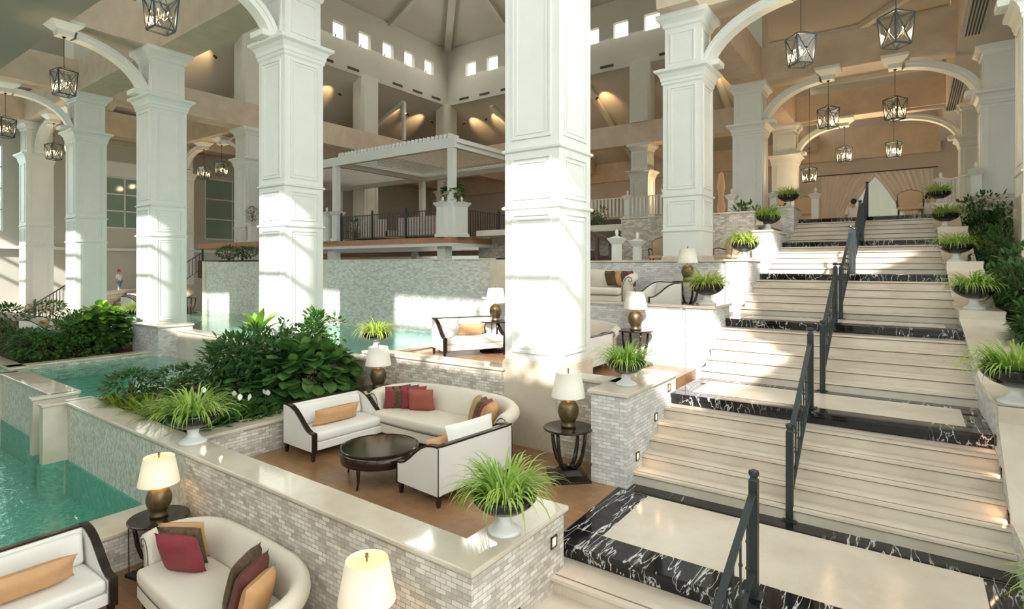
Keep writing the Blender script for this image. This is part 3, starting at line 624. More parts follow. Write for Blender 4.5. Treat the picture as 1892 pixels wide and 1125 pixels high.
def newel(x, y, z, h, w, label, group='white newel posts'):
    t = empty('newel_post', (x, y, z), 0, label, 'post', group)
    MB().square([(w+.05, 0), (w+.05, .10), (w, .14), (w, h-.2), (w+.02, h-.18), (w+.08, h-.08), (w+.10, h-.05), (w+.02, h-.02), (w*.3, h+.02)], 0, 0).build('post', 'paint', t)
    MB().lathe([(0, .0), (.05, .0), (.03, .05), (.055, .1), (.03, .17), (0, .2)], 0, 0, 12, h).build('finial', 'paint', t, smooth=True)
    return t
newel(PX-.45, PY+.08, PF, 1.28, .16, 'white newel post left of the front corner post of the pergola'); newel(PX+.08, PY+.5, PF, 1.28, .16, 'white newel post right of the front corner post of the pergola')
newel(-20.45, PY+.08, PF-.0, 1.28, .16, 'white newel post left of the pergola post next to the tall column'); newel(-19.75, PY+.08, PF, 1.28, .16, 'white newel post right of the pergola post next to the tall column')
def fence(name, pts, h, n_per, posts, m, label, cat, bal_r=.010, post_r=.035, z=None, knots=True, flat=None):
    """railing through pts (x,y,z); posts = indices of points with posts; balusters separate children"""
    P = [Vector(p) for p in pts]; t = empty(name, P[0], 0, label, cat, None)
    bm = None; km = None
    for i in posts:
        q = MB().square([(post_r, 0), (post_r, h+.1), (post_r*.7, h+.12)], 0, 0).sphere((0, 0, h+.15), post_r*1.15, 6).build('post', m, t); q.location = P[i]-P[0]
    rl = MB()
    for a, b in zip(P[:-1], P[1:]): rl.bar(a-P[0]+Vector((0, 0, h)), b-P[0]+Vector((0, 0, h)), flat or .05, .03)
    rl.build('handrail', m, t); rl = MB()
    for a, b in zip(P[:-1], P[1:]): rl.bar(a-P[0]+Vector((0, 0, .1)), b-P[0]+Vector((0, 0, .1)), .03, .025)
    rl.build('bottom_rail', m, t)
    for a, b in zip(P[:-1], P[1:]):
        n = max(2, int((b-a).length*n_per))
        for k in range(1, n):
            p = a.lerp(b, k/n)-P[0]
            if bm is None:
                mb = MB().square([(bal_r, .1), (bal_r, h-.01)], 0, 0)
                if knots: mb.sphere((0, 0, h*.3), bal_r*2.2, 4).sphere((0, 0, h*.62), bal_r*2.2, 4)
                o = mb.build('baluster', m, t); bm = o
            else: o = bpy.data.objects.new('baluster', bm.data); COL.objects.link(o); o.parent = t
            o.location = p
    return t
fence('deck_railing', [(-19.5, PY+.1, PF), (-17.6, PY+.1, PF), (-15.7, PY+.1, PF), (-13.95, PY+.1, PF)], 1.0, 7, (0, 1, 2, 3), 'iron', 'dark iron railing along the front of the pergola deck', 'railing')
fence('deck_railing', [(-13.3, PY+.75, PF), (-13.3, PY+2.8, PF), (-13.3, PY+5.2, PF)], 1.0, 7, (1,), 'iron', 'dark iron railing along the side of the pergola deck, next to the central column', 'railing')
fence('deck_railing', [(-26.5, PY+.1, PF), (-20.7, PY+.1, PF)], 1.0, 5, (0,), 'iron', 'dark iron railing of the pergola deck seen left of the tall column', 'railing')
# ------------------------------------------------------------------ stair handrails down the middle
def stair_rail(y0, z0, y1, z1, label):
    x = -1.1; h = .98; t = empty('stair_railing', (x, y0, z0), 0, label, 'railing', 'dark centre handrails of the stairs')
    for (y, z) in ((y0, z0), (y1, z1)):
        MB().square([(.075, 0), (.075, .012), (.036, .014), (.036, h), (.03, h+.01), (.025, h+.03)], 0, y-y0, z-z0).lathe([(0, 0), (.04, .01), (.045, .03), (.04, .05), (0, .065)], 0, y-y0, 12, z-z0+h+.03).build('post', 'iron', t)
    a = Vector((0, 0, h-.08)); b = Vector((0, y1-y0, z1-z0+h-.08))
    MB().bar(a, b, .055, .02).build('handrail', 'iron', t); lo = Vector((0, 0, .22)); lb = Vector((0, y1-y0, z1-z0+.22))
    MB().bar(lo, lb, .04, .02).build('bottom_rail', 'iron', t)
    n = 8
    for k in range(1, n):
        p = lo.lerp(lb, k/n); MB().square([(.008, 0), (.008, .66)], p.x, p.y, p.z).sphere((p.x, p.y, p.z+.2), .018, 5).sphere((p.x, p.y, p.z+.42), .018, 5).build('baluster', 'iron', t)
stair_rail(3.3, Z0+.15, 5.12, Z1, 'dark handrail of the bottom flight, its near end cut by the bottom edge')
stair_rail(6.86, Z1, 8.42, Z2, 'dark handrail of the second flight, rising from the bottom landing')
stair_rail(9.68, Z2, 11.4, Z3, 'dark handrail of the third flight, in the middle of the stairs')
stair_rail(12.35, Z3, 14.4, Z4, 'sunlit handrail of the fourth flight')
stair_rail(15.3, Z4, 17.2, Z5, 'pale sunlit handrail of the fifth flight')
stair_rail(18.1, Z5, 20.0, Z6, 'handrail of the top flight below the curtained wall')
# right side stepped wall with broad marble top
rw = []
RP = [(3.0, -2.40), (6.9, -2.35), (7.7, -1.62), (7.72, -1.45), (9.1, -1.45), (11.85, -.86), (11.87, -.72), (13.0, -.72), (14.5, -.05), (14.52, .10), (15.7, .10), (17.3, .82), (17.32, .96), (18.6, .96), (20.0, 1.66), (20.02, 1.78), (21.2, 1.78)]
rwb = MB(); rwc = MB(); rwl = MB()
for (y0, z0), (y1, z1) in zip(RP[:-1], RP[1:]):
    if y1-y0 < .1: rwb.box(xr(y0)-.03, y0, z0-.05, xr(y0)+.55, y0+.05, z1); continue
    a, b = xr(y0), xr(y1)
    for (mb_, oo, w0_, zt0, zt1, zb0, zb1) in ((rwc, .03, .56, z0, z1, z0-.05, z1-.05), (rwl, 0, .5, z0-.05, z1-.05, Z0, Z0)):
        mb_.add([(a-oo, y0, zb0), (a+w0_, y0, zb0), (b+w0_, y1, zb1), (b-oo, y1, zb1), (a-oo, y0, zt0), (a+w0_, y0, zt0), (b+w0_, y1, zt1), (b-oo, y1, zt1)], [(0, 3, 2, 1), (4, 5, 6, 7), (0, 1, 5, 4), (1, 2, 6, 5), (2, 3, 7, 6), (3, 0, 4, 7)])
w = struct('wall_stairside', rwl, 'stone_white'); tag(rwc.build('cap', 'marble_step', w), kind='structure'); tag(rwb.build('pedestal_front', 'marble_step', w), kind='structure')
struct('floor_bed_right', MB().box(1.3, 3, Z0, 3.4, 9, -2.3).box(1.2, 9, Z0, 4.9, 13, -1.6).box(1.1, 13, Z0, 4.9, 18, -.8).box(1.05, 18, Z0, 4.9, 24, .4), 'soil')
struct('wall_stairhead', MB().box(1.3, 20.6, .5, 4.9, 20.8, 2.0).box(-4.3, 20.6, .3, -3.4, 20.8, 1.9), 'stone')
# step lights set in the walls
def step_light(x, y, z, side, label):
    t = empty('step_light', (x, y, z), 0, label, 'light', 'small square step lights')
    fr = MB()
    for (a0, a1, b0, b1) in ((-.05, .05, -.055, -.042), (-.05, .05, .042, .055), (-.05, -.038, -.055, .055), (.038, .05, -.055, .055)): fr.box(0, a0, b0, .012*side, a1, b1)
    fr.build('frame', 'bronze_dark', t); MB().box(0, -.038, -.042, .004*side, .038, .042).build('lens', 'step_lens', t)
    l = bpy.data.lights.new('glow', 'AREA'); l.size = .07; l.energy = .6; l.color = (1, .62, .38); o = bpy.data.objects.new('step_lamp', l); COL.objects.link(o)
    o.location = (x+.03*side, y, z); o.rotation_euler = (0, radians(-60 if side > 0 else 60), 0)
sl = [(-2.785, 4.62, -2.62, 1, 'step light in the brick end wall, beside the bottom landing edge'), (-2.785, 4.0, -3.02, 1, 'step light in the brick end wall, cut low by the bottom edge'),
      (XL+.012, 6.95, -2.47, 1, 'step light low in the stone pedestal above the bottom landing'), (XL+.012, 7.6, -2.1, 1, 'step light halfway up the stone pedestal of the second flight'), (XL+.012, 8.12, -1.78, 1, 'step light at the top of the stone pedestal of the second flight'),
      (xr(7.2)-.002, 7.3, -2.45, -1, 'step light in the right wall low on the second flight'), (xr(7.6)-.002, 7.75, -2.15, -1, 'step light in the right wall halfway up the second flight'), (xr(8)-.002, 8.12, -1.9, -1, 'step light in the right wall at the top of the second flight')]
for s_ in sl: step_light(*s_)
# ------------------------------------------------------------------ furniture
def rounded(pts): return pts
def make_loveseat():
    t = empty('loveseat', (0, 0, 0), 0, 'x', 'armchair', None); Wd, D = 1.40, .80
    top = [(-.40, .40), (-.33, .405), (-.24, .44), (-.14, .51), (-.03, .60), (.08, .68), (.18, .725), (.28, .745), (.40, .75)]
    for s in (-1, 1):
        x0 = s*(Wd/2); x1 = s*(Wd/2-.07); a, b = min(x0, x1), max(x0, x1)
        am_ = MB().prism([(-.40, .15)]+top+[(.40, .15)], a, b, axis='x').build('arm', 'fabric_white', t)
        tr = MB()
        up = [(y, z+.028) for y, z in top]; tr.prism(top+up[::-1], a-.006, b+.006, axis='x'); tr.box(a-.006, -.43, .13, b+.006, -.398, .428); tr.build('arm_trim', 'black_wood', am_, bevel=.006)
    bk_ = MB().box(-Wd/2+.07, .30, .15, Wd/2-.07, .40, .75).build('backrest', 'fabric_white', t, bevel=.01); MB().box(-Wd/2+.07, .33, .75, Wd/2-.07, .405, .772).box(-Wd/2+.0, .401, .14, -Wd/2+.012, .408, .75).box(Wd/2-.012, .401, .14, Wd/2, .408, .75).box(-Wd/2, .401, .14, Wd/2, .408, .15).build('back_trim', 'black_wood', bk_)
    MB().box(-Wd/2+.07, -.385, .15, Wd/2-.07, .32, .265).build('seat_base', 'fabric_white', t, bevel=.01)
    MB().box(-Wd/2+.075, -.38, .268, Wd/2-.075, .24, .41).build('seat_cushion', 'fabric_white', t, bevel=.045, smooth=True)
    m = Matrix.Translation((0, .23, .40)) @ Matrix.Rotation(radians(-10), 4, 'X')
    MB().box(-Wd/2+.09, -.07, 0, Wd/2-.09, .07, .33, m).build('back_cushion', 'fabric_white', t, bevel=.045, smooth=True)
    for sx in (-1, 1):
        for sy in (-1, 1): MB().square([(.018, 0), (.032, .15)], sx*(Wd/2-.04), sy*.37).build('leg', 'black_wood', t)
    return t
LS = make_loveseat()
def loveseat(x, y, z, rz, label, first=False, sc=1.0):
    t = LS if first else copy_tree(LS); t.location = (x, y, z); t.rotation_euler = (0, 0, rz); t['label'] = label; t['group'] = 'white armchairs with dark curved arm trim'; t.scale = (sc,)*3
    return t
def sofa_path(s):
    """outer-back path, s in 0..1 -> (x, y, nx, ny) inner line; front at -y"""
    hw, r = 1.10, .48; y0, y1 = -.36, .28
    l1 = y1-r-y0; l2 = pi/2*r; l3 = 2*(hw-r); tot = 2*l1+2*l2+l3; d = s*tot
    if d < l1: return (-hw, y0+d, -1, 0)
    d -= l1
    if d < l2: a = d/r; return (-hw+r-r*cos(a), y1-r+r*sin(a), -cos(a), sin(a))
    d -= l2
    if d < l3: return (-hw+r+d, y1, 0, 1)
    d -= l3
    if d < l2: a = d/r; return (hw-r+r*sin(a), y1-r+r*cos(a), sin(a), cos(a))
    d -= l2
    return (hw, y1-r-d, 1, 0)
def make_sofa():
    t = empty('curved_sofa', (0, 0, 0), 0, 'x', 'sofa', None)
    prof = [(0, .15), (0, .42), (.015, .52), (.04, .60), (.08, .66), (.14, .69), (.20, .68), (.245, .64), (.255, .59), (.235, .545), (.19, .52), (.16, .48), (.15, .40), (.13, .15)]
    N = 56; mb = MB(); vs = []; fs = []; m = len(prof)
    for i in range(N+1):
        s = i/N; x, y, nx, ny = sofa_path(s); k = math.sin(pi*min(1, max(0, s)))**.7; hz = 1+.22*k
        for (o, z) in prof: vs.append((x+nx*o, y+ny*o, .15+(z-.15)*hz))
    for i in range(N):
        for j in range(m): fs.append((i*m+j, (i+1)*m+j, (i+1)*m+(j+1) % m, i*m+(j+1) % m))
    fs.append(tuple(range(m))); fs.append(tuple(range(N*m, N*m+m))[::-1])
    mb.add(vs, fs).build('curved_back', 'fabric', t, smooth=True)
    for s in (-1, 1):
        sc = [(0.02, .18), (.02, .42), (.035, .52), (.06, .59), (.10, .64), (.15, .66), (.205, .64), (.22, .59), (.195, .56), (.16, .57), (.15, .60)]
        MB().tube([(s*(1.10+o), -.366, z) for o, z in sc], .006, 6).build('piping', 'piping', t)
    def fronty(x): return -.52-.07*(1-(x/1.08)**2)
    def seat(z0, z1, ins, front=0):
        pts = []
        hw = 1.10-ins
        for k in range(21): x = -hw+2*hw*k/20; pts.append((x, fronty(x)+front))
        r = .46-ins; y1 = .28-ins
        for k in range(9): a = pi/2*k/8; pts.append((hw-r+r*cos(a), y1-r+r*sin(a)))
        for k in range(9): a = pi/2+pi/2*k/8; pts.append((-hw+r+r*cos(a), y1-r+r*sin(a)))
        return MB().prism(pts, z0, z1)
    seat(.14, .29, .0).build('seat_base', 'fabric', t, bevel=.02)
    sc_ = seat(.292, .44, .005, -.015).build('seat_cushion', 'fabric', t, bevel=.05, smooth=True)
    MB().tube([(-1.1+2.2*k/20, fronty(-1.1+2.2*k/20)-.004, .29) for k in range(21)], .006, 6).build('seat_piping', 'piping', sc_)
    for x, y in ((-1.0, -.46), (1.0, -.46), (-1.0, .2), (1.0, .2), (0, -.52)): MB().square([(.018, 0), (.032, .15)], x, y).build('leg', 'black_wood', t)
    return t
SF = make_sofa()
def sofa(x, y, z, rz, label, first=False, sc=1.0):
    t = SF if first else copy_tree(SF); t.location = (x, y, z); t.rotation_euler = (0, 0, rz); t['label'] = label; t['group'] = 'cream curved-back sofas'; t.scale = sc if isinstance(sc, tuple) else (sc,)*3; return t
def pillow(x, y, z, w, h, rz, tilt, m, label, th=.09, roll=0, group='scatter cushions'):
    def fn(u, v):
        a, b = u*2-1, v*2-1; return (a*w/2*(1-.06*(1-b*b)), 0, b*h/2*(1-.06*(1-a*a)))
    mb = MB()
    for s in (-1, 1):
        def f2(u, v, s=s):
            a, b = u*2-1, v*2-1; p = fn(u, v); return (p[0], s*th*((1-a**4)*(1-b**4))**.6, p[2]) if s > 0 else (p[0], s*th*((1-a**4)*(1-b**4))**.6, p[2])
        mb.grid(f2, 13, 13)
    o = mb.build('cushion', m, smooth=True); o.location = (x, y, z+h/2*cos(tilt)); o.rotation_mode = 'XYZ'
    o.matrix_world = Matrix.Translation((x, y, z+h/2*abs(cos(tilt))*1.0)) @ Matrix.Rotation(rz, 4, 'Z') @ Matrix.Rotation(tilt, 4, 'X') @ Matrix.Rotation(roll, 4, 'Y')
    return tag(o, label, 'cushion', group)
def make_side_table():
    t = empty('side_table', (0, 0, 0), 0, 'x', 'table', None)
    MB().lathe([(0, .645), (.315, .645), (.33, .652), (.33, .668), (.322, .675), (0, .675)], 0, 0, 40).build('table_top', 'black_wood', t)
    for k in range(4):
        a = pi/4+k*pi/2; pts = []
        for (r, z) in ((.26, .65), (.245, .5), (.22, .35), (.17, .22), (.10, .15), (.03, .13)): pts.append((r*cos(a), r*sin(a), z))
        MB().tube(pts, [.022, .024, .027, .03, .032, .03], 8).build('leg', 'black_wood', t, smooth=True)
    MB().square([(.25, 0), (.25, .035), (.22, .05), (.16, .07), (.13, .10), (.10, .13)], 0, 0).build('base', 'black_wood', t)
    MB().sphere((0, 0, .17), .035, 6).build('ball', 'bronze', t, smooth=True)
    return t
TB = make_side_table(); tcount = [0]
def side_table(x, y, z, label, rz=0):
    t = TB if tcount[0] == 0 else copy_tree(TB); tcount[0] += 1; t.location = (x, y, z); t.rotation_euler = (0, 0, rz); t['label'] = label; t['group'] = 'round dark side tables with curved legs'; return t
def make_lamp(shade):
    t = empty('table_lamp', (0, 0, 0), 0, 'x', 'lamp', None)
    bs_ = MB().lathe([(0, 0), (.095, 0), (.10, .03), (.085, .05), (.10, .09), (.128, .16), (.135, .22), (.125, .28), (.10, .33), (.07, .35), (.05, .36), (0, .36)], 0, 0, 28).build('base', 'bronze', t, smooth=True)
    rg = MB()
    for k in range(9):
        z = .12+.022*k; rr = {0: .112, 1: .122, 2: .129, 3: .134, 4: .1355, 5: .1345, 6: .131, 7: .124, 8: .113}[k]
        for j in range(30): a = 2*pi*(j+.5*(k % 2))/30; rg.sphere((rr*cos(a), rr*sin(a), z), .0065, 3)
    rg.build('studs', 'bronze', bs_)
    MB().tube([(0, 0, .36), (0, 0, .74)], .008, 6).lathe([(0, 0), (.016, .005), (.01, .02), (.014, .03), (0, .04)], 0, 0, 8, .735).build('stem', 'bronze', t)
    sh_ = MB().lathe([(.225, .40), (.165, .72), (.163, .718), (.222, .40)], 0, 0, 36).build('lamp_shade', shade, t, smooth=True)
    MB().lathe([(.162, .70), (0.012, .705)], 0, 0, 36).build('diffuser', 'shade_in' if shade == 'shade_lit' else 'shade', sh_)
    return t
LPA = make_lamp('shade_lit'); LPB = make_lamp('shade'); lc = {'a': 0, 'b': 0}
def lamp(x, y, z, label, kind='a', sc=1.0):
    src = LPA if kind == 'a' else LPB; t = src if lc[kind] == 0 else copy_tree(src); lc[kind] += 1
    t.location = (x, y, z); t['label'] = label; t['group'] = 'bronze table lamps with cream shades'; t.scale = (sc,)*3
    l = bpy.data.lights.new('lamp_glow', 'POINT'); l.energy = 6 if kind == 'a' else 2; l.color = (1, .66, .35); l.shadow_soft_size = .06
    o = bpy.data.objects.new('lamp_bulb', l); COL.objects.link(o); o.location = (x, y, z+.55*sc); return t
TT = .676
# seating on the first deck
sofa(-5.96, 6.60, Z1, 0, 'cream curved sofa with maroon cushions in front of the central column wall', first=True, sc=(1.06, .82, 1.06))
loveseat(-7.32, 5.62, Z1, radians(90)-.06, 'white armchair with tan bolster beside the planting bed', first=True, sc=.96)
loveseat(-4.76, 5.50, Z1, radians(-90)-.10, 'white armchair seen from behind, between round table and bowl of grass', sc=.93)
ct = empty('coffee_table', (-5.78, 5.12, Z1), 0, 'round dark glossy coffee table between the two white armchairs', 'table')
MB().lathe([(0, .40), (.50, .40), (.515, .405), (.515, .425), (.50, .43), (.485, .42), (0, .42)], 0, 0, 48).build('table_top', 'black_wood', ct)
MB().lathe([(.47, .24), (.50, .25), (.505, .40), (.46, .40), (.46, .24)], 0, 0, 48).build('apron', 'dark_red_wood', ct, smooth=True)
for k in range(4):
    a = radians(-75)+k*pi/2; MB().tube([(r*cos(a), r*sin(a), z) for r, z in ((.46, .30), (.475, .2), (.47, .1), (.50, .0))], [.03, .024, .017, .013], 8).build('leg', 'dark_red_wood', ct, smooth=True)
side_table(-7.62, 6.72, Z1, 'side table in the corner between the white armchair and the curved sofa'); lamp(-7.62, 6.72, Z1+TT, 'table lamp between the leafy bed and the curved sofa', 'b')
side_table(-3.72, 6.55, Z1, 'side table by the stone pedestal, right of the curved sofa', .75); lamp(-3.72, 6.55, Z1+TT, 'table lamp with white shade by the stone pedestal of the second flight', 'b')
def P1(dx, dy, m, la, rz, tilt, base=(-5.96, 6.62, Z1), w=.44, h=.40, sc=1.06): pillow(base[0]+dx*sc, base[1]+dy*sc*.85, base[2]+.43*sc, w, h, rz, tilt, m, la)
P1(-.93, -.10, 'maroon_pillow', 'maroon cushion nearest the scrolled left arm of the column sofa', 1.15, .25)
P1(-.82, -.02, 'brown_pillow', 'dark patterned cushion second from the left arm of the column sofa', .95, .25)
P1(-.68, .02, 'maroon_pillow', 'maroon cushion third from the left arm of the column sofa', .75, .25)
P1(-.50, .00, 'rust_pillow', 'rust red cushion in front of three others on the column sofa', .45, .25, w=.44, h=.38)
P1(.58, .00, 'gold_pillow', 'gold patterned cushion leaning first in the right group on the column sofa', -.95, -.3)
P1(.70, -.06, 'brown_pillow', 'brown cushion second in the right group on the column sofa', -1.05, -.3)
P1(.82, -.12, 'maroon_pillow', 'maroon cushion third in the right group on the column sofa', -1.15, -.3)
P1(.93, -.20, 'tan_pillow', 'tan cushion against the right scrolled arm of the column sofa', -1.25, -.3)
pillow(-7.28, 5.58, Z1+.40, .80, .26, radians(90)-.06, .35, 'tan_pillow', 'tan bolster cushion on the white armchair by the planting bed', .08)
pillow(-4.80, 5.45, Z1+.44, .80, .24, radians(-90)-.1, .35, 'tan_pillow', 'tan bolster just showing over the arm of the armchair seen from behind', .08)
pillow(-4.62, 5.62, Z1+.50, .85, .34, radians(-90)-.1, .2, 'fabric_white', 'white back cushion rising above the back of the armchair seen from behind', .07)
# front lounge
sofa(-5.70, 3.0, Z0, -.02, 'large curved sofa in the lower corner in front of the brick planter wall', sc=(.97, .78, 1.06))
loveseat(-7.27, 1.74, Z0, radians(90), 'white armchair with dark trim beside the lower pool, cut by the left edge', sc=1.03)
side_table(-7.45, 3.12, Z0, 'side table with a cord between the pool wall and the large sofa', .2); lamp(-7.45, 3.12, Z0+TT, 'lit table lamp beside the lower pool', 'a')
side_table(-3.5, 2.97, Z0, 'side table at the bottom edge below the large lit lamp', .2); lamp(-3.5, 2.97, Z0+TT, 'large lit table lamp at the bottom edge before the brick wall', 'a')
b0 = (-5.72, 3.02, Z0+.02)
P1(-.84, -.02, 'tan_pillow', 'tan cushion at the back of the left group on the large sofa', .65, .3, b0, sc=1, w=.50, h=.48)
P1(-.72, -.10, 'brown_pillow', 'brown patterned cushion behind the dark red one on the large sofa', .55, .3, b0, sc=1, w=.50, h=.48)
P1(-.58, -.20, 'maroon_pillow', 'dark red square cushion in front on the large sofa', .42, .35, b0, sc=1, w=.50, h=.48)
P1(.42, -.06, 'brown_pillow', 'dark brown patterned cushion standing first in the right group on the large sofa', -1.0, -.25, b0, sc=1, w=.50, h=.48)
P1(.62, -.12, 'wine_pillow', 'dark rust cushion standing in the middle of the right group on the large sofa', -1.05, -.25, b0, sc=1, w=.50, h=.48)
P1(.80, -.16, 'tan_pillow', 'tan cushion against the right end of the large sofa', -1.1, -.25, b0, sc=1, w=.46, h=.42)
pillow(-7.17, 1.74, Z0+.44, .92, .29, radians(90)-.02, .4, 'tan_pillow', 'long tan bolster cushion on the armchair beside the lower pool', .09)
tag(MB().tube([(-7.73, 2.94, Z0+.64), (-7.76, 2.91, Z0+.55), (-7.70, 2.89, Z0+.3), (-7.69, 2.89, Z0+.02)], .006, 6).build('lamp_cord', 'black_wood'), 'black lamp cord hanging from the side table by the lower pool', 'cord')
tag(MB().tube([(-3.45, 6.75, Z1+.66), (-3.46, 6.78, Z1+.5), (-3.40, 6.7, Z1+.3), (-3.42, 6.5, Z1+.12), (-3.5, 6.6, Z1+.02)], .005, 6).build('lamp_cord', 'black_wood'), 'thin lamp cord hanging beside the stone pedestal', 'cord')
# second deck
loveseat(-7.75, 9.35, Z2, radians(60), 'sunlit white armchair with brown trim on the second terrace')
pillow(-7.68, 9.35, Z2+.42, .6, .26, radians(60), .35, 'tan_pillow', 'tan cushion on the sunlit armchair', .08)
side_table(-7.52, 10.0, Z2, 'side table with a lamp behind the sunlit armchair'); lamp(-7.52, 10.0, Z2+TT, 'sunlit table lamp left of the central column, before the feature wall', 'b')
side_table(-4.28, 10.1, Z2, 'tall side table behind the black bowl of grass on the second terrace'); lamp(-4.28, 10.1, Z2+TT, 'table lamp against the stone wall right of the central column', 'b')
sofa(-5.72, 10.0, Z2, 0, 'curved sofa partly hidden by the central column on the second terrace', sc=(.9, .7, 1))
pillow(-5.55, 9.7, Z2+.45, .42, .36, -1.0, -.3, 'maroon_pillow', 'maroon cushion on the half hidden sofa of the second terrace'); pillow(-5.4, 9.6, Z2+.45, .42, .36, -1.1, -.3, 'brown_pillow', 'brown cushion on the half hidden sofa of the second terrace')
loveseat(-4.85, 9.0, Z2, radians(-90), 'white armchair seen from the side just right of the central column', sc=.86)
# third deck
sofa(-6.75, 12.35, Z3, 0, 'long sofa with striped rows of cushions on the third terrace', sc=(1.2, .95, 1.15))
for i, (dx, m, la) in enumerate(((-.62, 'rust_pillow', 'rust cushion first from the column on the third terrace sofa'), (-.48, 'gold_pillow', 'gold cushion in the left row of the third terrace sofa'), (-.34, 'maroon_pillow', 'maroon cushion in the left row of the third terrace sofa'), (-.16, 'brown_pillow', 'dark brown cushion ending the left row of the third terrace sofa'),
    (.70, 'brown_pillow', 'olive brown cushion starting the right row of the third terrace sofa'), (.86, 'tan_pillow', 'tan cushion in the right row of the third terrace sofa'), (1.0, 'brown_pillow', 'dark cushion in the middle of the right row of the third terrace sofa'), (1.16, 'maroon_pillow', 'maroon cushion ending the right row of the third terrace sofa'))):
    pillow(-6.75+dx+.2, 12.35, Z3+.53, .42, .38, .5 if dx < .3 else -.6, .25, m, la)
loveseat(-4.6, 12.0, Z3, radians(-50), 'white chair with dark arm trim behind the second grass bowl', sc=.85)
side_table(-4.1, 12.6, Z3, 'side table half hidden behind the second grass bowl'); lamp(-4.1, 12.6, Z3+TT, 'faint white lamp against the broad stair column', 'b')
def make_fauteuil():
    t = empty('round_back_chair', (0, 0, 0), 0, 'x', 'chair', None)
    bk = [(-.26, .42), (-.28, .60), (-.29, .85), (-.20, .92), (-.10, .94), (0, .98), (.10, .94), (.20, .92), (.29, .85), (.28, .60), (.26, .42)]
    MB().prism(bk, .22, .28, axis='y').build('backrest', 'leather', t, bevel=.01); MB().tube([(x, .25, z) for x, z in bk], .02, 6).build('back_frame', 'dark_stair', t)
    MB().box(-.29, -.27, .38, .29, .25, .47).build('seat', 'leather', t, bevel=.03)
    for sx in (-1, 1):
        MB().tube([(sx*.29, .24, .62), (sx*.31, 0, .66), (sx*.31, -.2, .64), (sx*.29, -.22, .42)], .018, 6).build('arm', 'dark_stair', t)
        for sy in (-1, 1): MB().tube([(sx*.26, sy*.23, .4), (sx*.28, sy*.25, 0)], [.025, .015], 6).build('leg', 'dark_stair', t)
    return t
FT = make_fauteuil(); fcn = [0]
def fauteuil(x, y, z, rz, label, sc=1.0):
    t = FT if fcn[0] == 0 else copy_tree(FT); fcn[0] += 1; t.location = (x, y, z); t.rotation_euler = (0, 0, rz); t['label'] = label; t['group'] = 'tan chairs with rounded backs'; t.scale = (sc,)*3
fauteuil(-5.6, 15.0, Z4, .2, 'tan round-backed chair left of the broad stair column'); fauteuil(-3.95, 15.45, Z4, -.5, 'tan chair with black arm right of the broad stair column')
fauteuil(-3.35, 24.0, Z6, 0, 'tan chair back left of the handrail at the stair head', 1.25); fauteuil(-.05, 24.0, Z6, 0, 'tan chair back right of the handrail at the stair head', 1.25)
side_table(-4.1, 23.5, Z6, 'small table under the amber lamp at the stair head')
al = empty('amber_lamp', (-4.1, 23.5, Z6+TT), 0, 'small glowing amber lamp at the stair head', 'lamp'); MB().lathe([(0, 0), (.08, 0), (.03, .03), (.03, .2)], 0, 0, 12).build('base', 'bronze', al); MB().lathe([(.14, .18), (.11, .5), (0, .5)], 0, 0, 20).build('lamp_shade', 'amber_glow', al)
# pergola seating
def daybed(x, y, la):
    t = empty('outdoor_sofa', (x, y, PF), 0, la, 'sofa', 'taupe sofas under the pergola')
    MB().box(-1.1, -.4, .08, 1.1, .4, .42).build('seat', 'plaster_mauve', t, bevel=.04); MB().box(-1.1, -.45, .1, 1.1, -.25, .85).build('backrest', 'plaster_mauve', t, bevel=.04)
daybed(-18.4, 16.0, 'taupe sofa back behind the railing at the left half of the pergola'); daybed(-15.4, 16.0, 'taupe sofa back behind the railing at the right half of the pergola')
# dark stair rail and white balustrades at the back
fence('white_balustrade', [(-12.4, 21.5, 1.95), (-9.4, 21.5, 1.95), (-7.2, 21.5, 1.95)], .85, 6, (), 'paint', 'white balustrade on the upper floor between central column and broad stair column', 'balustrade', bal_r=.03, knots=False, flat=.12)
struct('floor_8', MB().box(-13, 21.3, 1.3, -5, 28, 1.93), 'dark_stair')
newel(-9.4, 21.4, 1.9, .98, .11, 'white newel post in the middle of the upper balustrade'); newel(-7.2, 21.4, 1.9, .98, .13, 'white newel post at the right end of the upper balustrade')
newel(-6.35, 13.75, Z4, .95, .10, 'white newel post at the foot of the dark wooden stair, taller of two'); newel(-6.05, 14.4, Z4, .9, .09, 'white newel post at the foot of the dark wooden stair, shorter of two')
dr = empty('wooden_stair_rail', (-6.4, 14.0, Z4), 0, 'dark brown wooden stair rail rising leftwards behind the white newel posts', 'railing')
MB().bar((0, 0, .75), (-2.6, .2, 1.8), .08, .1).build('handrail', 'dark_stair', dr)
for k in range(6): MB().box(-.25-.42*k-.05, .0, .0, -.25-.42*k+.05, .08, .85+.17*k).build('baluster', 'dark_stair', dr)
ds = MB()
for k in range(7): ds.box(-6.7-.35*k-.35, 14.1, Z4, -6.7-.35*k, 15.6, Z4+.16*(k+1))
struct('stairs_7', ds, 'dark_stair')
newel(-4.9, 19.6, 1.3, 1.1, .1, 'white newel post behind the trailing fern by the broad column'); newel(-3.9, 21.2, 1.3, 1.25, .11, 'white newel post left of the highest urn on the stair head'); newel(-2.75, 22.2, 1.47, 1.08, .11, 'white newel post right of the highest urn on the stair head')
newel(.75, 22.5, 1.8, 1.0, .12, 'white newel post behind the highest urn on the right side'); newel(1.5, 20.9, 1.8, 1.0, .12, 'white newel post at the foot of the right upper column')
fence('white_balustrade', [(.8, 22.5, 1.9), (1.6, 21.0, 1.9)], .8, 6, (), 'paint', 'short white balustrade at the right of the stair head', 'balustrade', bal_r=.03, knots=False, flat=.12)
struct('floor_11', MB().box(-4.3, 20.9, 1.3, XL, 30, Z6), 'marble_step')
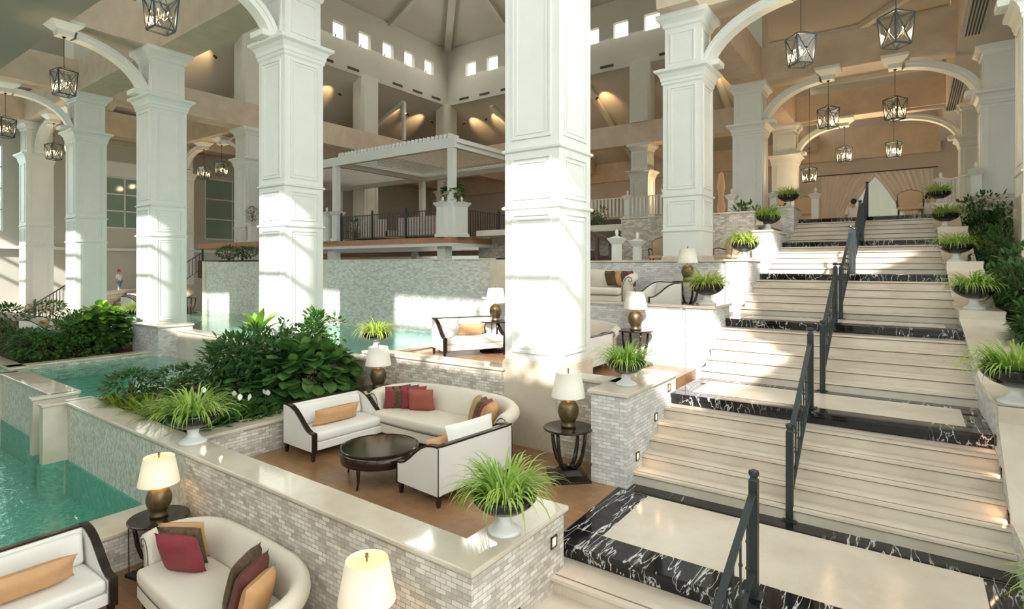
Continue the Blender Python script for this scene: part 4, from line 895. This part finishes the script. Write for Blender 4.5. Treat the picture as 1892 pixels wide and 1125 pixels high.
# curtained back wall
cu = empty('curtain', (-1.7, 36.3, 1.4), 0, 'wide pale curtain drawn apart over the back window at the stair head', 'curtain')
def drape(x0, x1, xs, m, name, yo=0, zt=3.65):
    def fn(u, v): 
        x = x0+(x1-x0)*u; z = v*zt; pin = (1-v)**.8; xx = x+(xs-x)*pin*.75 if xs is not None else x
        return (xx, yo+.06*sin(u*60), z)
    MB().grid(fn, 90, 8).build(name, m, cu, smooth=True)
drape(-2.5, .25, -2.5, 'drape', 'left_drape'); drape(-.1, 2.6, 2.6, 'drape', 'right_drape', -.1); drape(-2.5, 2.6, None, 'sheer_daylight_glow', 'sheer', .12)
MB().tube([(-2.7, -.1, 3.7), (2.8, -.1, 3.7)], .03, 8).build('rod', 'dark_stair', cu)
# ------------------------------------------------------------------ plants
def blades(rng, n, L0, L1, w, up=.6, r0=.1, droop=1.0, flat=1.0):
    mb = MB()
    for i in range(n):
        a = rng.uniform(0, 2*pi); rr = r0*sqrt(rng.random()); bx, by = rr*cos(a), rr*sin(a); a += rng.uniform(-.5, .5)
        l = rng.uniform(L0, L1); el = rng.uniform(up, 1.45); px, pz = 0, 0; q = 6; pts = []; e = el; dr = droop*rng.uniform(.7, 1.3)
        for k in range(q+1):
            pts.append((bx+px*cos(a), by+px*sin(a), pz)); px += l/q*cos(e); pz += l/q*sin(e); e -= dr*(.25+.08*k)
        vs = []
        for k, p in enumerate(pts):
            ww = w*(1-(k/q)**2)*.5+.0008; vs += [(p[0]-sin(a)*ww, p[1]+cos(a)*ww, p[2]), (p[0]+sin(a)*ww, p[1]-cos(a)*ww, p[2])]
        mb.add(vs, [(2*k, 2*k+1, 2*k+3, 2*k+2) for k in range(q)])
    return mb
def leaf(mb, c, d, up, l, w, fold=.15, shape=(0, .7, 1, .8, .0)):
    d = d.normalized(); s = d.cross(up)
    s = s.normalized() if s.length > 1e-4 else Vector((1, 0, 0)); u = s.cross(d); vs = []; n = len(shape)
    for k in range(n):
        t = k/(n-1); p = c+d*(l*t)-u*(fold*l*t*t); ww = w/2*shape[k]+.0005
        vs += [p-s*ww+u*(fold*ww), p, p+s*ww+u*(fold*ww)]
    fs = []
    for k in range(n-1): fs += [(3*k, 3*k+1, 3*k+4, 3*k+3), (3*k+1, 3*k+2, 3*k+5, 3*k+4)]
    mb.add(vs, fs)
def shrub(name, x, y, z, rx, ry, h, n, ll, lw, m, label, seed, round_=False, lowf=.15, stems=7, cat='shrub', group=None, clump=0):
    rng = random.Random(seed); t = empty(name, (x, y, z), 0, label, cat, group); mb = MB(); st = MB()
    cl = []
    for i in range(clump or 0):
        a = rng.uniform(0, 2*pi); r = sqrt(rng.random())*.75; cl.append(Vector((rx*r*cos(a), ry*r*sin(a), h*(lowf+.1+(.8-lowf)*rng.random()*(1-.4*r)))))
    for i in range(n):
        if cl:
            c0 = cl[i % len(cl)]; v = Vector((rng.gauss(0, 1), rng.gauss(0, 1), rng.gauss(0, 1))).normalized(); c = c0+Vector((v.x*rx*.35, v.y*ry*.35, v.z*h*.2)); d = v
        else:
            v = Vector((rng.gauss(0, 1), rng.gauss(0, 1), rng.gauss(.3, 1))).normalized(); k = rng.uniform(.55, 1)**.5
            c = Vector((v.x*rx*k, v.y*ry*k, h*(lowf+(1-lowf)*.5*(1+v.z*k)))); d = Vector((v.x, v.y, v.z*.5+rng.uniform(-.6, .4)))
        if c.z < .03: c.z = .03+rng.random()*.1
        up = Vector((rng.uniform(-.3, .3), rng.uniform(-.3, .3), 1)); s = rng.uniform(.7, 1.2)
        leaf(mb, c, d+Vector((rng.uniform(-.4, .4), rng.uniform(-.4, .4), rng.uniform(-.3, .2))), up, ll*s, lw*s, .12, (.15, .85, 1, .8, .05) if round_ else (.05, .8, .9, .5, 0))
    mb.build('foliage', m, t, smooth=True)
    for i in range(stems):
        a = rng.uniform(0, 2*pi); r = rng.uniform(.2, .6); st.tube([(.04*cos(a), .04*sin(a), 0), (rx*r*.5*cos(a), ry*r*.5*sin(a), h*.35), (rx*r*cos(a), ry*r*sin(a), h*.75)], [.014, .011, .006], 5)
    st.build('stems', 'stem', t); return t
# soil beds
struct('floor_bed_1', MB().prism([(-12.1, 3.9), (-8.3, 3.85), (-8.3, 7.15), (-12.1, 7.15)], Z1-.3, CAP-.08), 'soil')
struct('wall_bed', MB().box(-12.2, 3.93, Z1-.3, -12.1, 7.2, CAP-.05), 'marble_cream')
struct('floor_bed_2', MB().prism([(-34, 4.6), (-17.45, 4.3), (-17.45, 7.5), (-34, 8.0)], Z1-.4, CAP-.1), 'soil')
zb = CAP-.1
shrub('leafy_shrub', -11.5, 4.35, zb, .5, .45, .55, 420, .13, .06, 'leaf_dark', 'small dark shrub at the pool end of the near planting bed', 1)
shrub('leafy_shrub', -11.0, 4.95, zb, .6, .5, .62, 520, .10, .06, 'leaf_dark', 'dark small-leaved shrub behind the ferns, against the bright water', 2)
shrub('leafy_shrub', -10.2, 4.9, zb, .6, .5, .55, 420, .10, .06, 'leaf_dark', 'low dark shrub in the middle of the near bed, left of the tall bush', 12)
shrub('schefflera_bush', -9.9, 5.75, zb, 1.1, .85, 1.3, 4200, .17, .055, 'leaf_dark', 'tall dark bush with narrow leaves in the middle of the near bed', 3, clump=70, lowf=.05)
shrub('round_leaf_bush', -8.85, 6.1, zb, .9, .75, 1.08, 560, .25, .23, 'leaf_round', 'big bush of round leaves behind the white armchair', 4, round_=True, lowf=.05)
shrub('round_leaf_bush', -9.2, 5.4, zb, .5, .4, .62, 130, .22, .2, 'leaf_round', 'low clump of round leaves in front of the big round-leaved bush', 5, round_=True, lowf=.05)
shrub('leafy_shrub', -9.22, 6.72, zb, .45, .38, 1.55, 1000, .12, .06, 'leaf_mid', 'round bright topped bush by the terrace pool edge, right of the column foot', 6, clump=12, lowf=.5)
shrub('leafy_shrub', -10.1, 6.7, zb, .42, .38, 1.4, 800, .12, .06, 'leaf_mid', 'bush between the bright broad leaves and the round topped bush', 7, clump=12, lowf=.3)
def rosette(x, y, z, label, seed, m='leaf_bright', l=.62, h=.55):
    rng = random.Random(seed); t = empty('broad_leaf_plant', (x, y, z), 0, label, 'plant'); mb = MB()
    for i in range(16):
        a = i*2.4; e = .5+.9*(i/16); d = Vector((cos(a)*cos(e), sin(a)*cos(e), sin(e))); leaf(mb, Vector((0, 0, h)), d, Vector((0, 0, 1)), l*rng.uniform(.8, 1.1), .17, .25, (.25, .75, 1, .8, .1))
    mb.build('foliage', m, t, smooth=True); MB().tube([(0, 0, 0), (.02, 0, h+.05)], [.03, .02], 7).build('stem', 'stem', t)
rosette(-11.05, 6.5, zb, 'bright yellow green broad-leaved plant catching the sun beside the column', 8, h=1.05)
rosette(-11.0, 5.6, zb, 'plant with paddle leaves at the left side of the tall dark bush', 9, 'leaf_mid', .42, .7)
def fern(x, y, z, label, seed, m='fern', n=260, l=.42, cat='fern'):
    t = empty('fern_clump', (x, y, z), 0, label, cat); blades(random.Random(seed), n//3, l*.5, l, .034, .7, .24, .6).build('foliage', m, t, smooth=True); return t
fern(-11.0, 4.12, zb, 'yellow green fern clump at the pool end of the bed edge', 21, n=520, l=.46); fern(-10.3, 4.15, zb, 'reddish green fern clump, second along the bed edge', 22, n=520, l=.48); fern(-9.6, 4.15, zb, 'feathery fern clump between the other ferns and the trailing bowl', 23, n=560, l=.58)
def lily(x, y, z, label, seed):
    rng = random.Random(seed); t = empty('peace_lily', (x, y, z), 0, label, 'plant', None); mb = MB()
    for i in range(90):
        a = rng.uniform(0, 2*pi); r = .3*sqrt(rng.random()); e = rng.uniform(.5, 1.3); leaf(mb, Vector((r*cos(a), r*sin(a), .02)), Vector((cos(a)*cos(e), sin(a)*cos(e), sin(e))), Vector((0, 0, 1)), rng.uniform(.24, .42), .08, .3)
    for i in range(2):
        pt = MB(); a = rng.uniform(0, 2*pi); r = .22*sqrt(rng.random()); c = Vector((r*cos(a), r*sin(a), 0)); hh = rng.uniform(.30, .38); leaf(pt, c+Vector((0, 0, hh)), Vector((cos(a)*.5, sin(a)*.5, 1)), Vector((cos(a), sin(a), 0)), .11, .075, .1); pt.build('flower', 'petal', t, smooth=True)
        mb.tube([c, c+Vector((0, 0, hh))], .003, 4)
    mb.build('foliage', 'leaf_mid', t, smooth=True)
for i, (x, y, la) in enumerate(((-8.65, 4.25, 'peace lily at the bed corner behind the trailing grass bowl'), (-8.6, 4.75, 'peace lily with white flowers left of the white armchair'), (-9.0, 4.9, 'peace lily with a white bloom under the tall dark bush'), (-8.6, 5.3, 'peace lily just behind the white armchair back'), (-9.3, 4.6, 'peace lily between the ferns and the tall dark bush'), (-8.65, 6.0, 'peace lily below the big round-leaved bush'))): lily(x, y, zb, la, 30+i)
# far planting bed
shrub('leafy_shrub', -18.6, 4.9, zb-.1, 1.0, .6, .8, 1300, .14, .07, 'leaf_dark', 'dark low hedge-like shrub along the far edge of the middle pool', 41)
shrub('leafy_shrub', -20.4, 5.2, zb-.1, 1.1, .7, .75, 1200, .14, .07, 'leaf_dark', 'dark low shrub at the left end of the far bed', 42)
shrub('leafy_shrub', -18.9, 5.9, zb-.1, 1.0, .8, 1.25, 1400, .15, .07, 'leaf_mid', 'mid green bush in the centre of the far bed', 43, clump=28, lowf=.1)
shrub('round_leaf_bush', -18.9, 6.5, zb-.1, .6, .6, 1.2, 420, .26, .22, 'leaf_round', 'broad round-leaved bush at the column end of the far bed', 44, round_=True)
shrub('round_leaf_bush', -18.9, 6.4, zb-.1, .5, .5, 1.45, 160, .22, .18, 'leaf_bright', 'sunlit yellow green bush rising above the far bed', 45, round_=True, lowf=.5)
shrub('leafy_shrub', -20.2, 6.3, zb-.1, .8, .6, 1.1, 900, .13, .06, 'leaf_dark', 'dark bush behind the low hedge of the far bed', 46)
shrub('leafy_shrub', -22.3, 5.1, zb, .8, .6, 1.3, 700, .15, .06, 'leaf_dark', 'dark bush at the left edge of the view above the terrace chair', 47, lowf=.4)
shrub('leafy_shrub', -23.8, 6.6, zb, .7, .6, 1.3, 500, .14, .06, 'leaf_mid', 'thin branching bush in front of the leftmost stair rail', 48, lowf=.4)
rosette(-21.5, 7.3, zb, 'bright trailing plant in front of the child on the stairs', 49, 'leaf_bright', .6, .7)
# urns of spider plant
def make_urn(gm, seed, n=230):
    t = empty('potted_spider_plant', (0, 0, 0), 0, 'x', 'potted plant', None)
    MB().lathe([(0, 0), (.135, 0), (.14, .02), (.12, .035), (.075, .06), (.055, .10), (.06, .14), (.07, .155), (0, .155)], 0, 0, 28).build('urn_foot', 'urn_white', t, smooth=True)
    ub_ = MB().lathe([(.05, .15), (.10, .16), (.17, .19), (.23, .235), (.262, .275), (.258, .285), (.272, .30), (.272, .325), (.255, .335), (.245, .325), (.24, .30), (.0, .30)], 0, 0, 40).build('urn_bowl', 'urn_black', t, smooth=True)
    MB().lathe([(.0, .312), (.243, .305)], 0, 0, 24).build('soil', 'soil', ub_)
    g = blades(random.Random(seed), n, .22, .50, .019, .5, .19, .85); g.build('foliage', gm, t, smooth=True, loc=(0, 0, .30)); return t
UA = make_urn('grass', 61, 280); UB = make_urn('grass_yellow', 62, 340); uc = {'a': 0, 'b': 0}
def urn(x, y, z, label, k='a', rz=0, sc=1.0):
    src = UA if k == 'a' else UB; t = src if uc[k] == 0 else copy_tree(src); uc[k] += 1; t.location = (x, y, z); t.rotation_euler = (0, 0, rz); t['label'] = label; t['group'] = 'grassy plants in footed black bowls'; t.scale = (sc,)*3
urn(-2.95, 4.05, CAP, 'grass plant in black bowl on the corner of the brick wall beside the bottom landing', 'a', 0, 1.08)
urn(-7.83, 3.70, CAP, 'trailing grass plant on the long wall, between ferns and wood floor', 'a', 1.3, 1.25)
urn(-3.15, 7.12, CAP2, 'grass plant in glossy black bowl on the stone pedestal right of the central column', 'a', 2.2, 1.0)
urn(-3.16, 10.85, -.72, 'sunlit yellow grass plant on the pedestal of the third flight', 'b', .5, 1.15)
urn(-3.12, 13.6, .16, 'yellow grass plant on the pedestal of the fourth flight', 'b', 1.5, 1.15)
urn(-3.15, 16.3, .94, 'fern-like grass plant on the pedestal of the fifth flight', 'a', 2.5, 1.2)
urn(-3.15, 19.4, 1.84, 'dark grass plant on the highest pedestal left of the stair head', 'a', 3.0, 1.15)
urn(-8.45, 7.4, CAP2, 'pale yellow grass plant on the terrace wall in front of the feature wall', 'b', 2.0, 1.0)
urn(.90, 7.95, -1.45, 'grass plant on the right stair wall beside the second landing', 'a', .7, 1.15)
urn(.86, 12.3, -.72, 'grass plant on the right stair wall above the third flight', 'a', 1.9, 1.15)
urn(.76, 15.1, .10, 'grass plant on the right stair wall above the fourth flight', 'a', 2.9, 1.1)
urn(.69, 17.95, .96, 'grass plant on the right stair wall above the fifth flight', 'a', 4.0, 1.1)
urn(.64, 20.45, 1.78, 'dark grass plant on the highest right wall at the stair head', 'a', 5.0, 1.1)
urn(1.0, 4.75, -2.37, 'grass plant cut by the right edge near the bottom landing', 'a', 5.5, 1.15)
urn(-21.8, 8.4, -1.9, 'yellow grass plant beside the far terrace chair', 'b', 1, 1.2)
urn(-9.6, 16.0, .6, 'green plant in a bowl on the terrace below the upper balustrade', 'a', 1, 1.1)
# shrubs right of the stairs
RSH = [(1.75, 8.6, -2.3, .4, .7, 1.0, 'dark leafy bush at the right edge beside the second flight urn'), (1.65, 10.8, -1.6, .5, .7, 1.15, 'dark bush right of the third flight urn, largest on that side'), (1.65, 13.0, -1.2, .72, .9, 1.6, 'dark bush above the right third flight urn'),
       (1.75, 15.3, -.8, .85, .9, 1.8, 'dark bush behind the right fourth flight urn'), (1.45, 17.4, -.8, .55, .8, 1.7, 'spreading dark bush by the right fifth flight urn'), (1.6, 20.3, .4, .95, .9, 1.6, 'highest dark bush below the right upper column')]
for i, (x, y, z, rx, ry, h, la) in enumerate(RSH): shrub('leafy_shrub', x, y, z, rx, ry, h, 1900, .15, .055, 'leaf_dark', la, 80+i, clump=40, lowf=.1)
shrub('leafy_shrub', -3.95, 17.3, .7, .55, .6, 1.1, 600, .17, .06, 'leaf_dark', 'dark schefflera behind the urn of the fifth flight pedestal', 95, clump=14, lowf=.3)
shrub('leafy_shrub', -8.4, 16.4, 1.2, .6, .5, .8, 500, .12, .05, 'leaf_dark', 'dark bush by the terrace wall behind the white newel posts', 96, clump=12)
shrub('climbing_plant', PX-.35, PY+.5, PF+.9, .45, .3, 1.2, 160, .18, .13, 'leaf_mid', 'climbing plant with round leaves winding round the pergola corner post', 97, round_=True)
shrub('leafy_shrub', -19.0, 15.5, PF, .35, .3, .9, 200, .14, .05, 'leaf_mid', 'small potted palm behind the pergola railing, left end', 98)
shrub('topiary_ball', -24.2, 14.0, 1.9, .3, .3, .8, 420, .06, .04, 'leaf_dark', 'small round topiary on a white post left of the tall column', 99)
newel(-24.2, 14.0, PF, .95, .14, 'white post carrying the small round topiary'); struct('floor_9', MB().box(-27.5, 13.2, .83, -22.5, 15.1, PF), 'deck_wood')
shrub('leafy_shrub', -24.2, 12.9, .3, .7, .4, .55, 420, .14, .05, 'leaf_mid', 'light green fern bush on top of the left feature wall', 100); shrub('leafy_shrub', -22.6, 12.8, .3, .7, .4, .5, 420, .12, .05, 'leaf_dark', 'dark green bush on top of the left feature wall', 101)
struct('floor_bed_3', MB().box(-25, 12.0, -.5, -21.5, 13.2, .25), 'soil')
# far left stairs and furniture
fl = MB()
for k in range(7): fl.box(-31.8+.3*k*0, 9.2+.35*k, -2.4, -27.5, 12.5, -2.3+.17*k)
struct('stairs_8', fl, 'marble_step')
seg_wall('wall_stairside_7', (-27.5, 8.6), (-31.5, 12.2), .25, -2.5, -1.1, 'stone')
fence('stair_railing', [(-26.6, 6.9, -2.3), (-31.0, 9.9, -1.2)], .9, 3, (0, 1), 'iron', 'iron railing of the small stairs at the far left', 'railing')
fence('stair_railing', [(-26.9, 11.2, -1.5), (-29.5, 14.4, -.2)], .9, 3, (0, 1), 'iron', 'iron railing beside the child on the distant stairs', 'railing')
fence('stair_railing', [(-24.6, 12.4, -1.0), (-23.6, 13.2, -.3)], .9, 5, (0, 1), 'iron', 'short iron railing at the left end of the feature wall', 'railing')
struct('floor_10', MB().box(-34.5, 7.8, -2.6, -17.5, 12.5, -2.0), 'marble_step')
loveseat(-21.9, 5.9, -2.35, radians(150), 'distant white armchair at the left edge behind the dark hedge'); pillow(-21.9, 5.9, -1.9, .7, .26, radians(150), .3, 'tan_pillow', 'tan cushion on the distant left armchair')
loveseat(-26.5, 10.2, -1.98, radians(150), 'distant white armchair below the child on the stairs'); pillow(-26.5, 10.2, -1.5, .7, .26, radians(150), .3, 'tan_pillow', 'tan cushion on the armchair below the child')
side_table(-24.9, 11.6, -1.98, 'distant side table left of the feature wall'); 
pj = MB().lathe([(0, 0), (.12, .02), (.2, .15), (.19, .3), (.1, .42), (0, .43)], 0, 0, 20).build('terracotta_jar', 'leather', smooth=True, loc=(-24.9, 11.6, -1.98+TT)); tag(pj, 'terracotta jar on the distant side table left of the feature wall', 'jar')
sc_ = MB().lathe([(0, 0), (.12, 0), (.10, .3), (.2, .8), (.10, 1.3), (.19, 1.8), (.10, 2.4), (0, 2.5)], 0, 0, 20).build('woven_floor_lamp', 'amber_glow', smooth=True, loc=(-7.3, 27.3, 1.95)); tag(sc_, 'tall glowing woven lamp between the broad column and the flecked column', 'lamp')
# people
def person(x, y, z, rz, h, label, top, bottom, seated=False, cap_=None):
    t = empty('person', (x, y, z), rz, label, 'person', None); k = h/1.75
    if not seated:
        J = {'pel': (0, 0, .95), 'chest': (0, 0, 1.25), 'neck': (0, 0, 1.48), 'head': (0, -.01, 1.62), 'lh': (-.1, 0, .9), 'rh': (.1, 0, .9), 'lk': (-.11, -.06, .5), 'rk': (.11, .04, .5), 'lf': (-.11, 0, .06), 'rf': (.11, .12, .08), 'lt': (-.12, -.14, .03), 'rt': (.12, -.02, .03), 'ls': (-.18, 0, 1.42), 'rs': (.18, 0, 1.42), 'le': (-.25, 0, 1.14), 're': (.25, .02, 1.14), 'lw': (-.24, -.12, .92), 'rw': (.24, -.1, .92)}
    else:
        J = {'pel': (0, 0, .55), 'chest': (0, 0, .88), 'neck': (0, 0, 1.10), 'head': (0, -.01, 1.24), 'lh': (-.1, 0, .5), 'rh': (.1, 0, .5), 'lk': (-.12, -.42, .5), 'rk': (.12, -.42, .5), 'lf': (-.12, -.42, .06), 'rf': (.12, -.42, .06), 'lt': (-.12, -.56, .03), 'rt': (.12, -.56, .03), 'ls': (-.18, 0, 1.04), 'rs': (.18, 0, 1.04), 'le': (-.25, -.05, .78), 're': (.25, -.05, .78), 'lw': (-.2, -.28, .74), 'rw': (.2, -.28, .74)}
    R = {'pel': .13, 'chest': .14, 'neck': .055, 'head': .085, 'lh': .09, 'rh': .09, 'lk': .06, 'rk': .06, 'lf': .04, 'rf': .04, 'lt': .035, 'rt': .035, 'ls': .06, 'rs': .06, 'le': .042, 're': .042, 'lw': .03, 'rw': .03}
    E = [('pel', 'chest'), ('chest', 'neck'), ('neck', 'head'), ('pel', 'lh'), ('pel', 'rh'), ('lh', 'lk'), ('rh', 'rk'), ('lk', 'lf'), ('rk', 'rf'), ('lf', 'lt'), ('rf', 'rt'), ('chest', 'ls'), ('chest', 'rs'), ('ls', 'le'), ('rs', 're'), ('le', 'lw'), ('re', 'rw')]
    def skin(name, m, keys, grow=0.0):
        ks = list(keys); me = bpy.data.meshes.new(name); me.from_pydata([tuple(k*c for c in J[q]) for q in ks], [(ks.index(a), ks.index(b)) for a, b in E if a in ks and b in ks], []); me.materials.append(M[m])
        o = bpy.data.objects.new(name, me); COL.objects.link(o); o.parent = t; md = o.modifiers.new('skin', 'SKIN'); o.modifiers.new('sub', 'SUBSURF').render_levels = 2
        for i, q in enumerate(ks): o.data.skin_vertices[0].data[i].radius = (k*(R[q]+grow), k*(R[q]*(.8 if q in ('chest', 'pel') else 1)+grow)); 
        o.data.skin_vertices[0].data[0].use_root = True; return o
    skin('body', 'skin', ['pel']+[q for q in J if q != 'pel']); skin('shirt', top, ['pel', 'chest', 'ls', 'rs', 'le', 're'], .014); skin('trousers', bottom, ['pel', 'lh', 'rh', 'lk', 'rk'], .016)
    hd = J['head']; mb = MB().sphere((0, .01, 0), .108*k, 8, 1.1); mb.build('hair', cap_ or 'hair', t, smooth=True, loc=(hd[0]*k, hd[1]*k+.015*k, hd[2]*k+.035*k))
    fm = MB(); fm.sphere((-.03*k, -.088*k, .0), .011*k, 4).sphere((.03*k, -.088*k, 0), .011*k, 4); fm.build('eyes', 'hair', t, loc=(hd[0]*k, hd[1]*k, hd[2]*k+.005)); MB().sphere((0, -.098*k, -.02*k), .014*k, 4, 1.5).sphere((0, -.085*k, -.055*k), .016*k, 4, .4).build('nose_and_mouth', 'skin', t, loc=(hd[0]*k, hd[1]*k, hd[2]*k)); return t
person(-31.2, 11.3, -1.4, 2.2, 1.25, 'child in white shirt, blue shorts and red cap walking on the distant stairs', 'cloth_white', 'denim', cap_='cap_red')
person(-1.85, 25.6, Z6-.6, 3.1, 1.75, 'waiter in white shirt with dark braces standing before the back window', 'cloth_white', 'cloth_dark')
person(-4.1, 24.6, Z6-.3, 0, 1.7, 'dark-haired seated person behind the amber lamp at the stair head', 'cloth_dark', 'cloth_dark', seated=True)
person(.45, 24.2, Z6-.3, 0, 1.7, 'dark-haired seated person at the right of the stair head', 'cloth_white', 'cloth_dark', seated=True)
# trees outside the left window
for i, (y, s) in enumerate(((4.0, 5), (7.0, 6), (9.5, 5))): shrub('garden_tree', -38-3*i, y+1.5*i, -1, 1.6, 1.6, s+1.0, 900, .5, .3, 'leaf_mid', 'green tree %s outside the tall left window' % ('low', 'tall', 'farther back')[i], 110+i, cat='tree', clump=20)
shrub('leafy_shrub', 1.0, -5.1, 5.3, .45, .3, 1.6, 260, .22, .08, 'leaf_dark', 'unseen leafy bush outside the facade, added to dapple the sunlight', 120, lowf=.1)  # out of view, put in to break up the sun on the central column
